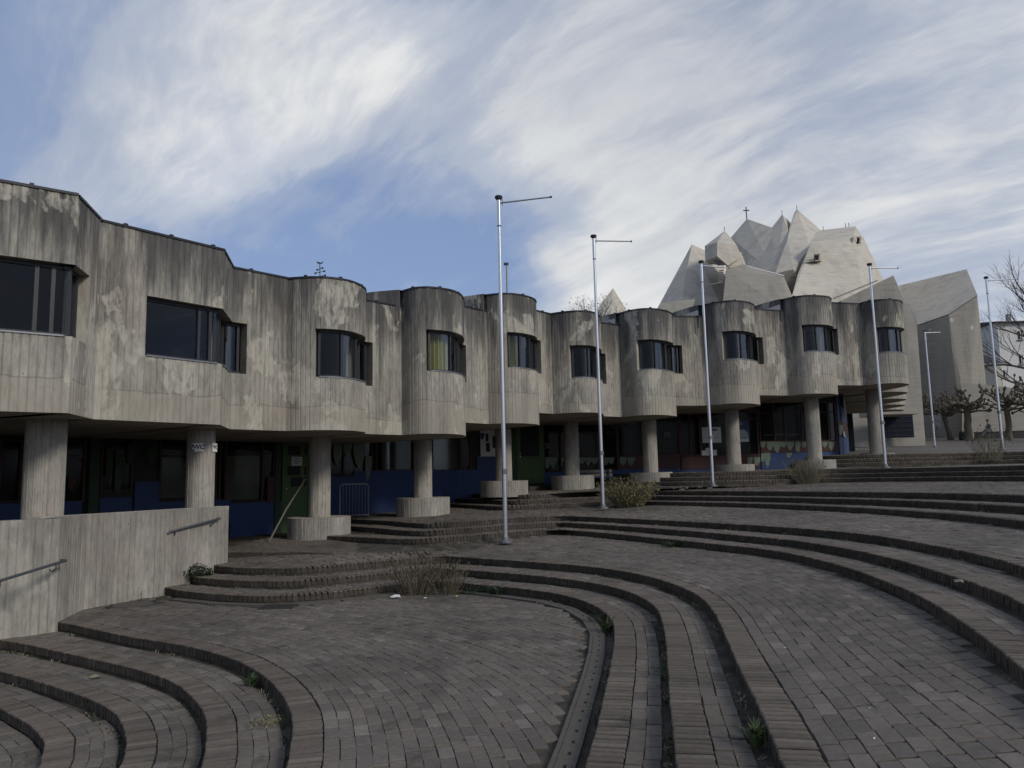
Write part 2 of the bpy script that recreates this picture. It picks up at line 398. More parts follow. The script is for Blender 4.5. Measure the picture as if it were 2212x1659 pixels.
def inpoly(P, poly):
    P = np.asarray(P); x, y = P[:, 0], P[:, 1]; ins = np.zeros(len(P), bool); n = len(poly); j = n - 1
    for i in range(n):
        xi, yi = poly[i]; xj, yj = poly[j]
        c = ((yi > y) != (yj > y)) & (x < (xj - xi) * (y - yi) / ((yj - yi) if abs(yj - yi) > 1e-12 else 1e-12) + xi)
        ins ^= c; j = i
    return ins

# ------------------------------------------------------------------ the stepped terraces
def curve(*lobes):
    out = []
    for L in lobes:
        c = catmull(L, 8); out.append(c if not out else c[1:])
    return np.concatenate(out)
ED = {}
ED['A1'] = (-1.95, curve([(-8.2, 12.3), (-6.66, 11.51), (-5.97, 11.02), (-5.29, 10.5), (-4.62, 10.05), (-4.17, 9.77), (-3.67, 9.38), (-3.15, 8.88), (-2.77, 8.39), (-2.46, 7.92), (-2.19, 7.41), (-1.98, 6.93), (-1.85, 6.55), (-1.67, 5.84), (-1.55, 5.2), (-1.42, 4.2), (-1.4, 3), (-1.5, 1), (-1.8, -1.5)]))
ED['A2'] = (-2.113, curve([(-8.2, 11.6), (-6.94, 10.97), (-6.04, 10.37), (-5.19, 9.79), (-4.53, 9.32), (-4.01, 8.9), (-3.59, 8.46), (-3.26, 8.0), (-2.99, 7.57), (-2.8, 7.19), (-2.64, 6.78), (-2.47, 6.31), (-2.36, 5.9), (-2.2, 5), (-2.1, 3.5), (-2.2, 1.5), (-2.4, -1.5)]))
ED['A3'] = (-2.276, curve([(-8.2, 11.0), (-7.3, 10.5), (-6.51, 10.01), (-5.92, 9.62), (-5.32, 9.18), (-4.78, 8.77), (-4.45, 8.49), (-4.14, 8.17), (-3.89, 7.84), (-3.66, 7.46), (-3.46, 7.08), (-3.24, 6.5), (-3.0, 5.5), (-2.85, 4), (-2.9, 1.5), (-3.1, -1.5)]))
ED['A4'] = (-2.439, curve([(-8.2, 10.5), (-7.3, 10.0), (-6.6, 9.55), (-5.8, 8.96), (-5.45, 8.66), (-5.13, 8.38), (-4.84, 8.08), (-4.58, 7.76), (-4.41, 7.45), (-4.19, 7.0), (-3.87, 6), (-3.65, 4.5), (-3.6, 2), (-3.8, -1.5)]))
ED['B1'] = (-1.79, curve([(-7.4, 14.9), (-6.29, 13.94), (-5.58, 13.31), (-4.6, 12.75), (-3.84, 12.57), (-3.1, 12.78), (-2.3, 13.39), (-1.6, 14.0)],
                         [(-1.6, 14.0), (-1.03, 13.66), (-.5, 13.25), (.1, 12.75), (.62, 12.15), (.97, 11.4), (1.14, 10.57), (1.17, 9.77), (1.07, 8.8), (.9, 7.71), (.76, 6.92), (.65, 6.32), (.53, 5.66), (.4, 5.02), (.1, 3.4), (-.3, 1.2), (-.6, -.6), (-.9, -2.5)]))
ED['B2'] = (-1.63, curve([(-7.0, 15.4), (-5.9, 14.15), (-5.06, 13.5), (-4.05, 13.12), (-3.3, 13.2), (-2.4, 13.85), (-1.5, 14.55)],
                         [(-1.5, 14.55), (-1.0, 14.2), (-.5, 13.8), (.1, 13.3), (.75, 12.65), (1.22, 11.98), (1.53, 11.25), (1.68, 10.5), (1.71, 9.7), (1.62, 8.87), (1.46, 7.85), (1.29, 6.9), (1.17, 6.24), (1.07, 5.69), (.97, 5.1), (.87, 4.52), (.6, 2.9), (.15, .6), (-.3, -1.5), (-.6, -3)]))
ED['B3'] = (-1.47, curve([(-6.8, 16.0), (-5.95, 14.8), (-5.1, 13.95), (-4.1, 13.57), (-3.4, 13.65), (-2.45, 14.35), (-1.44, 15.14)],
                         [(-1.44, 15.14), (-.95, 14.75), (-.5, 14.35), (0, 13.95), (.54, 13.48), (1.06, 12.98), (1.55, 12.3), (1.92, 11.45), (2.13, 10.5), (2.2, 9.55), (2.1, 8.44), (1.9, 7.29), (1.74, 6.41), (1.62, 5.73), (1.52, 5.12), (1.4, 4.47), (1.3, 3.95), (.95, 2), (.5, -.5), (.1, -2.5)]))
ED['C1'] = (-1.28, curve([(-4.6, 18.6), (-3.4, 17.75), (-2.6, 17.15), (-1.9, 16.98), (-1.2, 17.42), (-.4, 18.15), (.4, 18.65), (1.05, 19.05)],
                         [(1.05, 19.05), (1.85, 17.8), (2.78, 16), (3.6, 14.3), (4.2, 12.9), (4.38, 11.6), (4.38, 10.3), (4.28, 9.3), (4.13, 8.26), (3.92, 7.34), (3.68, 6.5), (3.44, 5.74), (3.22, 5.1), (2.75, 3.6), (2.1, 1.5), (1.6, -.5), (1.2, -2.5)]))
ED['C2'] = (-1.145, curve([(-5.6, 21.6), (-4.6, 20.4), (-3.5, 19.1), (-2.7, 18.0), (-1.95, 17.42), (-1.2, 17.9), (-.4, 18.62), (.4, 19.15), (1.15, 19.55)],
                          [(1.15, 19.55), (2.0, 18.35), (3.0, 16.65), (3.85, 15.0), (4.58, 13.2), (4.86, 11.6), (4.86, 10.1), (4.73, 8.94), (4.56, 7.83), (4.38, 7.05), (4.08, 6.2), (3.7, 5.2), (3.0, 3.2), (2.4, 1.2), (2.0, -.5), (1.6, -2.5)]))
ED['C3'] = (-1.01, curve([(-5.5, 22.0), (-4.4, 20.75), (-3.2, 19.5), (-2.55, 18.5), (-1.9, 17.87), (-1.2, 18.35), (-.5, 18.98), (.3, 19.6), (1.2, 20.1)],
                         [(1.2, 20.1), (2.15, 18.85), (3.2, 17.25), (4.1, 15.8), (4.9, 14.3), (5.4, 12.9), (5.56, 11.7), (5.53, 10.6), (5.45, 9.6), (5.3, 8.6), (5.05, 7.65), (4.6, 6.3), (3.9, 4.4), (3.1, 2), (2.6, 0), (2.2, -2.5)]))
ED['D1'] = (-.795, curve([(-3.6, 27.9), (-2.5, 25.9), (-1.3, 23.5), (-.35, 21.85), (.9, 22.3), (2.4, 23.4), (3.3, 24.0)],
                         [(3.3, 24.0), (4.3, 22.8), (5.9, 20.4), (6.95, 17.8), (7.45, 15.9), (7.65, 13.6), (7.48, 11.5), (6.9, 8.5), (5.8, 5), (4.5, 1)]))
ED['D2'] = (-.66, curve([(-3.4, 28.4), (-2.2, 26.4), (-1.0, 24.1), (-.1, 22.4), (1.05, 22.9), (2.55, 24.0), (3.4, 24.6)],
                        [(3.4, 24.6), (4.5, 23.5), (6.2, 21.1), (7.5, 18.5), (8.1, 16.8), (8.4, 14.8), (8.4, 12.6), (7.9, 9.4), (6.8, 5.5), (5.4, 1)]))
ED['D3'] = (-.525, curve([(-3.2, 28.9), (-1.9, 26.9), (-.75, 24.7), (.1, 22.98), (1.2, 23.5), (2.65, 24.6), (3.5, 25.15)],
                         [(3.5, 25.15), (4.7, 24.2), (6.5, 21.9), (7.9, 19.3), (8.6, 17.8), (9.15, 16.0), (9.3, 14.0), (8.9, 10.5), (7.9, 6.5), (6.4, 1)]))
ED['E1'] = (-0.27, curve([(3.0, 31.2), (5.4, 28.9), (7.4, 28.2), (9.4, 28.3), (10.9, 29.0)], [(10.9, 29.0), (12.2, 28.6), (13.4, 27.3), (14.6, 25.3), (15.2, 23.2), (15.3, 21), (14.6, 17), (13, 12)]) * .912)
ED['E2'] = (-0.125, curve([(3.2, 31.7), (5.5, 29.4), (7.4, 28.68), (9.5, 28.8), (11.0, 29.45)], [(11.0, 29.45), (12.4, 29.05), (13.75, 27.75), (15.05, 25.6), (15.75, 23.3), (15.9, 21), (15.2, 17), (13.7, 12)]) * .912)
ED['E3'] = (0.02, curve([(3.4, 32.2), (5.6, 29.9), (7.4, 29.16), (9.6, 29.3), (11.1, 29.9)], [(11.1, 29.9), (12.6, 29.5), (14.1, 28.2), (15.5, 26), (16.35, 23.5), (16.5, 21), (15.8, 17), (14.4, 12)]) * .912)
ED['F1'] = (0.245, curve([(11.6, 32.6), (12.8, 31.4), (14.6, 30.9), (17, 31.1), (19.3, 32.0)], [(19.3, 32.0), (21, 31.3), (22.4, 29), (23.2, 26), (23, 22), (22, 16)]) * .912)
ED['F2'] = (0.4, curve([(12, 33.0), (13.1, 31.9), (14.8, 31.4), (17, 31.6), (19.4, 32.5)], [(19.4, 32.5), (21.4, 31.7), (22.9, 29.2), (23.8, 26), (23.6, 22), (22.6, 16)]) * .912)
ED['F3'] = (0.555, curve([(12.4, 33.4), (13.4, 32.4), (15, 31.9), (17, 32.1), (19.5, 33.0)], [(19.5, 33.0), (21.8, 32.1), (23.4, 29.4), (24.4, 26), (24.2, 22), (23.2, 16)]) * .912)

NEWZ = {'A2': -2.065, 'A3': -2.18, 'A4': -2.295, 'B1': -1.825, 'B2': -1.70, 'B3': -1.575, 'C1': -1.285, 'C2': -1.17, 'C3': -1.055, 'D1': -.81, 'D2': -.68, 'D3': -.55}
for k_, z_ in NEWZ.items():
    ED[k_] = (z_, ED[k_][1] * (z_ / ED[k_][0]))
def strip(lo, hi, z0, z1, mb, nx=3, n=90):
    a = resample(lo, n=n); b = resample(hi, n=n)
    for i in range(n - 1):
        for k in range(nx):
            t0, t1 = k / nx, (k + 1) / nx
            q = [(a[i], t0), (a[i + 1], t0), (a[i + 1], t1), (a[i], t1)]
            p = []
            for (pt, t), (e0, e1) in zip(q, ((a[i], b[i]), (a[i + 1], b[i + 1]), (a[i + 1], b[i + 1]), (a[i], b[i]))):
                xy = e0 * (1 - t) + e1 * t
                p.append((xy[0], xy[1], z0 * (1 - t) + z1 * t))
            mb.face(p)
def normals(P):
    d = np.gradient(P, axis=0); d /= np.linalg.norm(d, axis=1)[:, None] + 1e-9
    return np.stack([-d[:, 1], d[:, 0]], 1), d
def shift(P, d):
    n, _ = normals(P); return P + n * d
from mathutils.bvhtree import BVHTree
class Surf:
    def __init__(s, mb):
        s.b = BVHTree.FromPolygons([Vector(v) for v in mb.v], mb.f)
    def z(s, x, y):
        h = s.b.ray_cast(Vector((x, y, 5)), Vector((0, 0, -1)))
        return h[0].z if h[0] is not None else None

def brick_template(l, wd, h, cx=.008, cy=.004, cz=.006):
    x, y = l / 2, wd / 2
    V = []
    for (k, z) in ((0, -h), (0, -cz), (1, 0)):
        dx, dy = cx * k, cy * k
        V += [(-x + dx, -y + dy, z), (x - dx, -y + dy, z), (x - dx, y - dy, z), (-x + dx, y - dy, z)]
    Fc = [(8, 9, 10, 11)]
    for r in (0, 4):
        for i in range(4):
            j = (i + 1) % 4
            Fc.append((r + i, r + j, r + 4 + j, r + 4 + i))
    return np.array(V), np.array(Fc)
TEMPL = {'paver': brick_template(.2175, .1118, .05, .005, .002, .005), 'nosing': brick_template(.0685, .235, .105, .006, .009, .008), 'nosing_far': brick_template(.096, .235, .105, .006, .02, .018)}
TMESH = {}
for k_, (V_, F_) in TEMPL.items():
    me_ = bpy.data.meshes.new(k_ + '_brick'); me_.from_pydata(V_.tolist(), [], F_.tolist())
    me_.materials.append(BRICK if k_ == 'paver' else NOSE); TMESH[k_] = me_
def rows(edge, dists, pitch, kind, jit=.004, clip=None, zf=None, z=None, dense=.04, lim=None):
    """bricks laid in rows concentric with an edge; returns list (x, y, z, ang, kind)"""
    E_ = resample(edge, dense); n, t = normals(E_)
    k = 5; ker = np.ones(2 * k + 1) / (2 * k + 1)
    npad = np.pad(n, ((k, k), (0, 0)), 'edge'); n = np.stack([np.convolve(npad[:, i], ker, 'valid') for i in (0, 1)], 1)
    n /= np.linalg.norm(n, axis=1)[:, None]
    out = []
    for ri, d in enumerate(dists):
        P = E_ + n * d
        seg = np.r_[0, np.cumsum(np.linalg.norm(np.diff(P, axis=0), axis=1))]
        s = np.arange(pitch * (random.random() if kind == 'paver' else .5), seg[-1], pitch)
        s = s + rng.normal(0, jit * 1.2, len(s))
        x = np.interp(s, seg, P[:, 0]) + rng.normal(0, jit * .5, len(s)); y = np.interp(s, seg, P[:, 1]) + rng.normal(0, jit * .5, len(s))
        x2 = x - np.interp(s, seg, P[:, 0]) + np.interp(s + .02, seg, P[:, 0]); y2 = y - np.interp(s, seg, P[:, 1]) + np.interp(s + .02, seg, P[:, 1])
        a = np.arctan2(y2 - y, x2 - x)
        C = np.stack([x, y], 1)
        dm = np.sqrt(((C[:, None, :] - E_[None, ::3, :]) ** 2).sum(2)).min(1)
        ok = dm > abs(d) - .02
        if lim is not None: ok &= lim(x, y)
        if clip is not None and kind == 'paver':
            for (sx, sy) in ((-.065, -.035), (.065, -.035), (.065, .035), (-.065, .035)):
                ok &= inpoly(np.stack([x + sx * np.cos(a) - sy * np.sin(a), y + sx * np.sin(a) + sy * np.cos(a)], 1), clip)
        for i in np.nonzero(ok)[0]:
            zz = z if zf is None else zf.z(x[i], y[i])
            if zz is None: continue
            tx = ty = 0.0
            if zf is not None:
                ca, sa_ = math.cos(a[i]), math.sin(a[i]); q = [zf.z(x[i] + e * ca, y[i] + e * sa_) for e in (-.06, .06)] + [zf.z(x[i] - e * sa_, y[i] + e * ca) for e in (-.04, .04)]
                if None not in q: tx, ty = (q[1] - q[0]) / .12, (q[3] - q[2]) / .08
            out.append((x[i], y[i], zz + rng.normal(0, jit * .45), a[i] + rng.normal(0, .012), kind, tx, ty))
    return out
def proj(P):
    P = np.asarray(P); zc_ = P @ vF
    return 1106 + 1662 * (P @ vR) / zc_, 829.5 - 1662 * (P @ vU) / zc_, zc_
def lay(bricks, parent, npart):
    """the bricks that show largest become parts of their own, the rest one joined part per kind"""
    B = np.array([b[:3] for b in bricks])
    u, v, d = proj(B)
    vis = (d > .5) & (u > -10) & (u < 2222) & (v > 0) & (v < 1670)
    kinds = np.array([b[4] for b in bricks])
    for kn in sorted(set(kinds)):
        idx = np.nonzero(kinds == kn)[0]
        order = idx[np.argsort(np.where(vis[idx], d[idx], 1e6))]
        npk = npart.get(kn, 0); single = [i for i in order[:npk] if vis[i]]
        sset = set(single)
        V, F = TEMPL[kn]
        base = 'paver' if kn == 'paver' else 'nosing_brick'
        for i in single:
            x, y, z, a, _, tx, ty = bricks[i]
            o = bpy.data.objects.new(base, TMESH[kn]); COL.objects.link(o); o.parent = parent
            o.location = (x, y, z); o.rotation_euler = (rng.normal(0, .006) + math.atan(ty), rng.normal(0, .006) - math.atan(tx), a)
            s_ = 1 + rng.normal(0, .012); o.scale = (s_, 1 + rng.normal(0, .006), 1)
        rest = [i for i in idx if i not in sset]
        if not rest: continue
        A = np.array([bricks[i][3] for i in rest]); C = B[rest]; N = len(rest)
        sx = 1 + rng.normal(0, .012, N)
        tilt = rng.normal(0, .006, (N, 2)) + np.array([bricks[i][5:7] for i in rest])
        X = V[None, :, 0] * sx[:, None]; Y = np.repeat(V[None, :, 1], N, 0); Z = V[None, :, 2] + X * tilt[:, :1] + Y * tilt[:, 1:]
        W = np.stack([X * np.cos(A)[:, None] - Y * np.sin(A)[:, None] + C[:, :1], X * np.sin(A)[:, None] + Y * np.cos(A)[:, None] + C[:, 1:2], Z + C[:, 2:3]], 2).reshape(-1, 3)
        Fa = (F[None] + (np.arange(N) * 12)[:, None, None]).reshape(-1, 4)
        me = bpy.data.meshes.new(base + '_field')
        me.from_pydata(W.tolist(), [], Fa.tolist())
        at_ = me.attributes.new('tint', 'FLOAT', 'POINT'); at_.data.foreach_set('value', np.repeat(rng.random(N), 12).astype(np.float32))
        me.materials.append(TMESH[kn].materials[0])
        o = bpy.data.objects.new(base + '_field', me); COL.objects.link(o); o.parent = parent; o['kind'] = 'stuff'

def terrace(name, lo, zlo, hi, zhi, nrow, npart, excl=None, first=.24 + .062, lim=None):
    """pavement from the nosing of edge lo up to the foot of the next flight"""
    lo_ = shift(lo, .24); mb = MB(); strip(lo_, shift(hi, .06), zlo - .018, zhi - .018, mb)
    o = mb.build(name, DIRT); o['kind'] = 'structure'
    sf = MB(); strip(lo_, shift(hi, .06), zlo, zhi, sf); S = Surf(sf)
    clip = np.concatenate([resample(lo, .15), resample(shift(hi, -.015), .15)[::-1]])
    br = rows(lo, [first + i * .1145 for i in range(nrow)], .2395, 'paver', clip=clip, zf=S, lim=lim)
    lay(br, o, npart)
    return o, S
def flight(name, keys, zfoot, npart, nk, lim=None):
    """steps: risers, treads, nosing bricks and two rows of pavers on each tread"""
    mb = MB(); br = []
    zb = zfoot
    for i, k in enumerate(keys):
        z, E_ = ED[k]
        e = resample(shift(E_, .012), n=120)
        for j in range(119):
            mb.face([(e[j][0], e[j][1], zb - .06), (e[j + 1][0], e[j + 1][1], zb - .06), (e[j + 1][0], e[j + 1][1], z - .034), (e[j][0], e[j][1], z - .034)])
        if i + 1 < len(keys): strip(E_, shift(ED[keys[i + 1]][1], .06), z - .026, z - .026, mb, 1)
        else: strip(E_, shift(E_, .3), z - .026, z - .026, mb, 1)
        pit = .088 if nk == 'nosing' else .112
        br += rows(E_, [.118], pit, nk, .004, z=z, lim=lim)
        if i + 1 < len(keys):
            clip = np.concatenate([resample(E_, .1), resample(shift(ED[keys[i + 1]][1], -.02), .1)[::-1]])
            br += rows(E_, [.302, .4165, .531, .6455], .2395, 'paver', clip=clip, z=z - .008, lim=lim)
        zb = z
    o = mb.build(name, DIRT); o['kind'] = 'structure'
    lay(br, o, npart)
    return o

wedge = [(-9.5, 9.0), (-8.3, 9.6), (-7.15, 11.7), (-7.25, 12.7), (-6.4, 16.2), (-6.1, 16.5), (-5.3, 16.38), (-4.4, 16.28), (-3.64, 16.15), (-2.68, 16.08), (-1.75, 16.35), (-1.2, 17.4), (-2.0, 19.5), (-5.0, 23.5), (-8.0, 23.5), (-13, 18), (-13, 9)]
# the big ground sheet and the floor at the very bottom
mb = MB(); mb.face([(-3000, -3000, -3.2), (3000, -3000, -3.2), (3000, 3000, -3.2), (-3000, 3000, -3.2)])
tag(mb.build('ground', GROUND), kind='structure')
mb = MB(); mb.face([(-16, -8, -2.43), (6, -8, -2.43), (6, 12, -2.43), (-16, 12, -2.43)])
low = tag(mb.build('pavement', DIRT), kind='structure')
lay(rows(ED['A4'][1], [-.07 - i * .1145 for i in range(14)], .2395, 'paver', z=-2.405, lim=lambda x, y: (y > 4) & (x > -8.2)), low, {'paver': 60})
fa = flight('step_flight', ['A4', 'A3', 'A2', 'A1'], -2.405, {'nosing': 290, 'paver': 200}, 'nosing', lim=lambda x, y: (y > 3) & (x > -8.1))
drain_l = shift(ED['B1'][1], -.27)
t0, S0 = terrace('terrace', ED['A1'][1], -1.95, shift(drain_l, -.02), -1.95, 66, {'paver': 300}, lim=lambda x, y: (y > 3.2) & (x > -8.1) & ~(np.hypot(x + 6.35, y - 13.05) < .42))
mb = MB(); strip(shift(ED['B1'][1], -.6), shift(ED['B1'][1], .1), -1.972, -1.972, mb, 1); tag(mb.build('gutter_bed', DIRT), kind='structure')
fb = flight('step_flight', ['B1', 'B2', 'B3'], -1.95, {'nosing': 300, 'paver': 200}, 'nosing', lim=lambda x, y: (y > 2.5) & (x > -7.2))
t1, S1 = terrace('terrace', ED['B3'][1], -1.575, ED['C1'][1], -1.40, 64, {'paver': 300}, lim=lambda x, y: (y > 2.2) & (x > -7) & ~inpoly(np.stack([x, y], 1), np.array(wedge)))
fc = flight('step_flight', ['C1', 'C2', 'C3'], -1.40, {'nosing': 260, 'paver': 120}, 'nosing', lim=lambda x, y: y > 1.5)
t2, S2 = terrace('terrace', ED['C3'][1], -1.055, ED['D1'][1], -.93, 44, {'paver': 200}, lim=lambda x, y: y > 3)
fd = flight('step_flight', ['D1', 'D2', 'D3'], -.93, {'nosing_far': 280, 'paver': 60}, 'nosing_far', lim=lambda x, y: y > 3)
t3, S3 = terrace('terrace', ED['D3'][1], -.55, ED['E1'][1], -.415, 60, {'paver': 120}, lim=lambda x, y: y > 8)
fe = flight('step_flight', ['E1', 'E2', 'E3'], -.415, {'nosing_far': 0}, 'nosing_far')
mb = MB(); strip(ED['E3'][1], shift(ED['F1'][1], .1), .012, .09, mb); S4 = Surf(mb); tag(mb.build('terrace', FARPAV), kind='structure')
ff = flight('step_flight', ['F1', 'F2', 'F3'], .09, {'nosing_far': 0}, 'nosing_far')
PZ = ([29, 30, 32, 48, 62, 90], [.545, .56, .68, 1.27, 2.35, 2.9])
pz = lambda y: float(np.interp(y, *PZ))
mb = MB()
f3 = resample(shift(ED['F3'][1], .24), n=60); f3 = f3[f3[:, 1] > 19]
prev = [(p[0], p[1], .547) for p in f3]
far_x = np.linspace(8, 75, len(f3))
for yy in (33, 42, 48, 55, 62, 75, 90):
    tgt = max(0, (yy - 30) / (42 - 30)); tgt = min(1, tgt)
    cur = []
    for i, p in enumerate(f3):
        x = p[0] * (1 - tgt) + far_x[i] * tgt + (0 if tgt == 1 else max(0, p[0] - 17) * .9)
        cur.append((x, max(yy, p[1] + .5), pz(max(yy, p[1] + .5))))
    for i in range(len(f3) - 1): mb.face([prev[i], prev[i + 1], cur[i + 1], cur[i]])
    prev = cur
tag(mb.build('plaza', FARPAV), kind='structure')
# the raised wedge of pavement under the left of the building
LZ = lambda x, y: -1.455 + .03 * min(4, max(-1, y - 16)) - .09 * min(1, max(0, (x + 4.5) / 3))
mb = MB()
top = [(x, y, LZ(x, y)) for x, y in wedge]
mid = [(-4.6, 19.5), (-8.5, 16), (-10, 13), (-2.0, 16.2), (-3.5, 17.5), (-5.8, 18)]
from mathutils.geometry import delaunay_2d_cdt
V2, _, F2, _, _, _ = delaunay_2d_cdt([Vector(p) for p in wedge + mid], [], [list(range(len(wedge)))], 1, 1e-5)
for f in F2: mb.face([(V2[i].x, V2[i].y, LZ(V2[i].x, V2[i].y) - .03) for i in f])
for i in range(4, 10):
    a, b = top[i], top[i + 1]
    mb.face([(a[0], a[1], a[2] - .03), (b[0], b[1], b[2] - .03), (b[0], b[1], -1.7), (a[0], a[1], -1.7)])
wd = tag(mb.build('walkway', DIRT), kind='structure')
Ledge = catmull([(-6.6, 16.6), (-6.1, 16.5), (-5.3, 16.38), (-4.4, 16.28), (-3.64, 16.15), (-2.68, 16.08), (-1.75, 16.35)], 8)
class ZL:
    def z(s, x, y): return LZ(x, y)
br = rows(Ledge, [.118], .088, 'nosing', zf=ZL()) + rows(Ledge, [.302 + i * .1145 for i in range(48)], .2395, 'paver', zf=ZL(), clip=np.array(wedge))
lay(br, wd, {'nosing': 70, 'paver': 120})

# ------------------------------------------------------------------ the long concrete building on columns
bld = tag(empty('concrete_building', (-4.0, 22.0, -1.4)), 'long board-marked grey concrete building with rounded window bays on round columns', 'building')
def rn(d): return np.array([d[1], -d[0]])
BAYP = {3: [(-4.88, 16.5), (-4.66, 16.46), (-4.4, 16.43), (-4.12, 16.46), (-3.86, 16.56), (-3.62, 16.77), (-3.46, 17.09), (-3.38, 17.59), (-3.5, 18.16)],
        4: [(-2.73, 19.02), (-2.46, 18.76), (-2.2, 18.64), (-1.9, 18.69), (-1.53, 18.96), (-1.33, 19.32), (-1.25, 19.75), (-1.25, 20.3), (-1.33, 20.98)],
        5: [(-.68, 21.78), (-.4, 21.66), (-.07, 21.64), (.21, 21.76), (.46, 22.0), (.67, 22.31), (.77, 22.65), (.79, 23.04)],
        6: [(1.25, 23.58), (1.51, 23.41), (1.82, 23.27), (2.14, 23.24), (2.47, 23.39), (2.72, 23.76), (2.87, 24.24), (2.96, 24.96)],
        7: [(3.68, 25.48), (3.93, 25.12), (4.22, 24.88), (4.56, 24.82), (4.93, 24.99), (5.26, 25.33), (5.48, 25.7), (5.56, 26.07)],
        8: [(6.68, 26.27), (7.05, 25.88), (7.35, 25.70), (7.66, 25.67), (8.0, 25.83), (8.3, 26.1), (8.52, 26.42), (8.73, 27.02)],
        9: [(9.93, 27.38), (10.22, 27.0), (10.6, 26.85), (11.05, 26.93), (11.4, 27.12), (11.66, 27.42), (11.8, 27.77)],
        10: [(13.0, 28.07), (13.16, 27.72), (13.45, 27.52), (13.8, 27.5), (14.2, 27.66), (14.52, 27.98), (14.7, 28.4), (14.75, 28.9)]}
for k in (11, 12, 13, 14):
    BAYP[k] = [(p[0] + 1.52 * (k - 10), p[1] + 3.1 * (k - 10)) for p in BAYP[10]]
K = {k: (v[0], v[2], v[-1]) for k, v in BAYP.items()}
SEC = [([(-9.4, 9.3), (-6.62, 11.42)], 1.09, 4.47), ([(-6.62, 11.42), (-6.86, 12.55)], 1.09, 4.45), ([(-6.86, 12.55), (-5.47, 14.34)], 1.09, 4.45),
       ([(-5.47, 14.34), (-5.73, 15.56)], 1.09, 4.45), ([(-5.73, 15.56), (-4.88, 16.5)], 1.09, 4.45)]
BT = {3: (1.09, 4.44, 4.32), 4: (1.09, 4.72, 4.76), 5: (1.51, 5.24, 5.03), 6: (1.90, 5.03, 5.0), 7: (1.90, 5.40, 5.39), 8: (2.29, 5.79, 5.77), 9: (2.68, 6.19, 6.12)}
for k in range(10, 15): BT[k] = (3.06, 6.13, 6.12)
isec = {}
for k in range(3, 15):
    isec[k] = len(SEC)
    SEC.append((catmull(BAYP[k], 6), BT[k][0], BT[k][1]))
    if k < 14: SEC.append(([K[k][2], K[k + 1][0]], BT[k + 1][0], BT[k][2]))
SEC = [(np.array(p, float), b, t) for p, b, t in SEC]
GLEN = np.r_[0, np.cumsum([np.linalg.norm(np.diff(p, axis=0), axis=1).sum() for p, _, _ in SEC])]
def s_at_u(i, u, zm):
    P = resample(SEC[i][0], n=200); uu, _, _ = proj(np.c_[P, np.full(200, zm)])
    j = int(np.argmin(np.abs(uu - u))); return GLEN[i] + (GLEN[i + 1] - GLEN[i]) * j / 199
WIN = [(GLEN[0] + .9, s_at_u(1, 190, 2.7), 2.25, 3.36), (s_at_u(2, 316, 2.8), s_at_u(4, 533, 2.8), 2.24, 3.30)]
for k, ul, ur, si, he in [(3, 680, 805, 2.24, 3.30), (4, 920, 1007, 2.63, 3.66), (5, 1096, 1169, 3.10, 4.12), (6, 1231, 1309, 2.97, 3.97), (7, 1376, 1474.5, 3.39, 4.38),
                          (8, 1560, 1649, 3.79, 4.76), (9, 1733, 1811, 4.18, 5.15)]:
    WIN.append((s_at_u(isec[k], ul, si + .5), s_at_u(isec[k] + 1, ur, si + .5), si, he))
WIN.append((s_at_u(isec[10], 1895, 4.6), GLEN[isec[10] + 1] - .35, 4.19, 5.12))
def path_at(s, off=0.0):
    i = int(np.clip(np.searchsorted(GLEN, s, 'right') - 1, 0, len(SEC) - 1))
    P = SEC[i][0]; d = np.r_[0, np.cumsum(np.linalg.norm(np.diff(P, axis=0), axis=1))]; l = s - GLEN[i]
    p = np.array([np.interp(l, d, P[:, 0]), np.interp(l, d, P[:, 1])])
    e = .06; a = np.array([np.interp(max(0, l - e), d, P[:, 0]), np.interp(max(0, l - e), d, P[:, 1])]); b = np.array([np.interp(min(d[-1], l + e), d, P[:, 0]), np.interp(min(d[-1], l + e), d, P[:, 1])])
    t = (b - a) / (np.linalg.norm(b - a) + 1e-9)
    return p, rn(t)
TH = .26
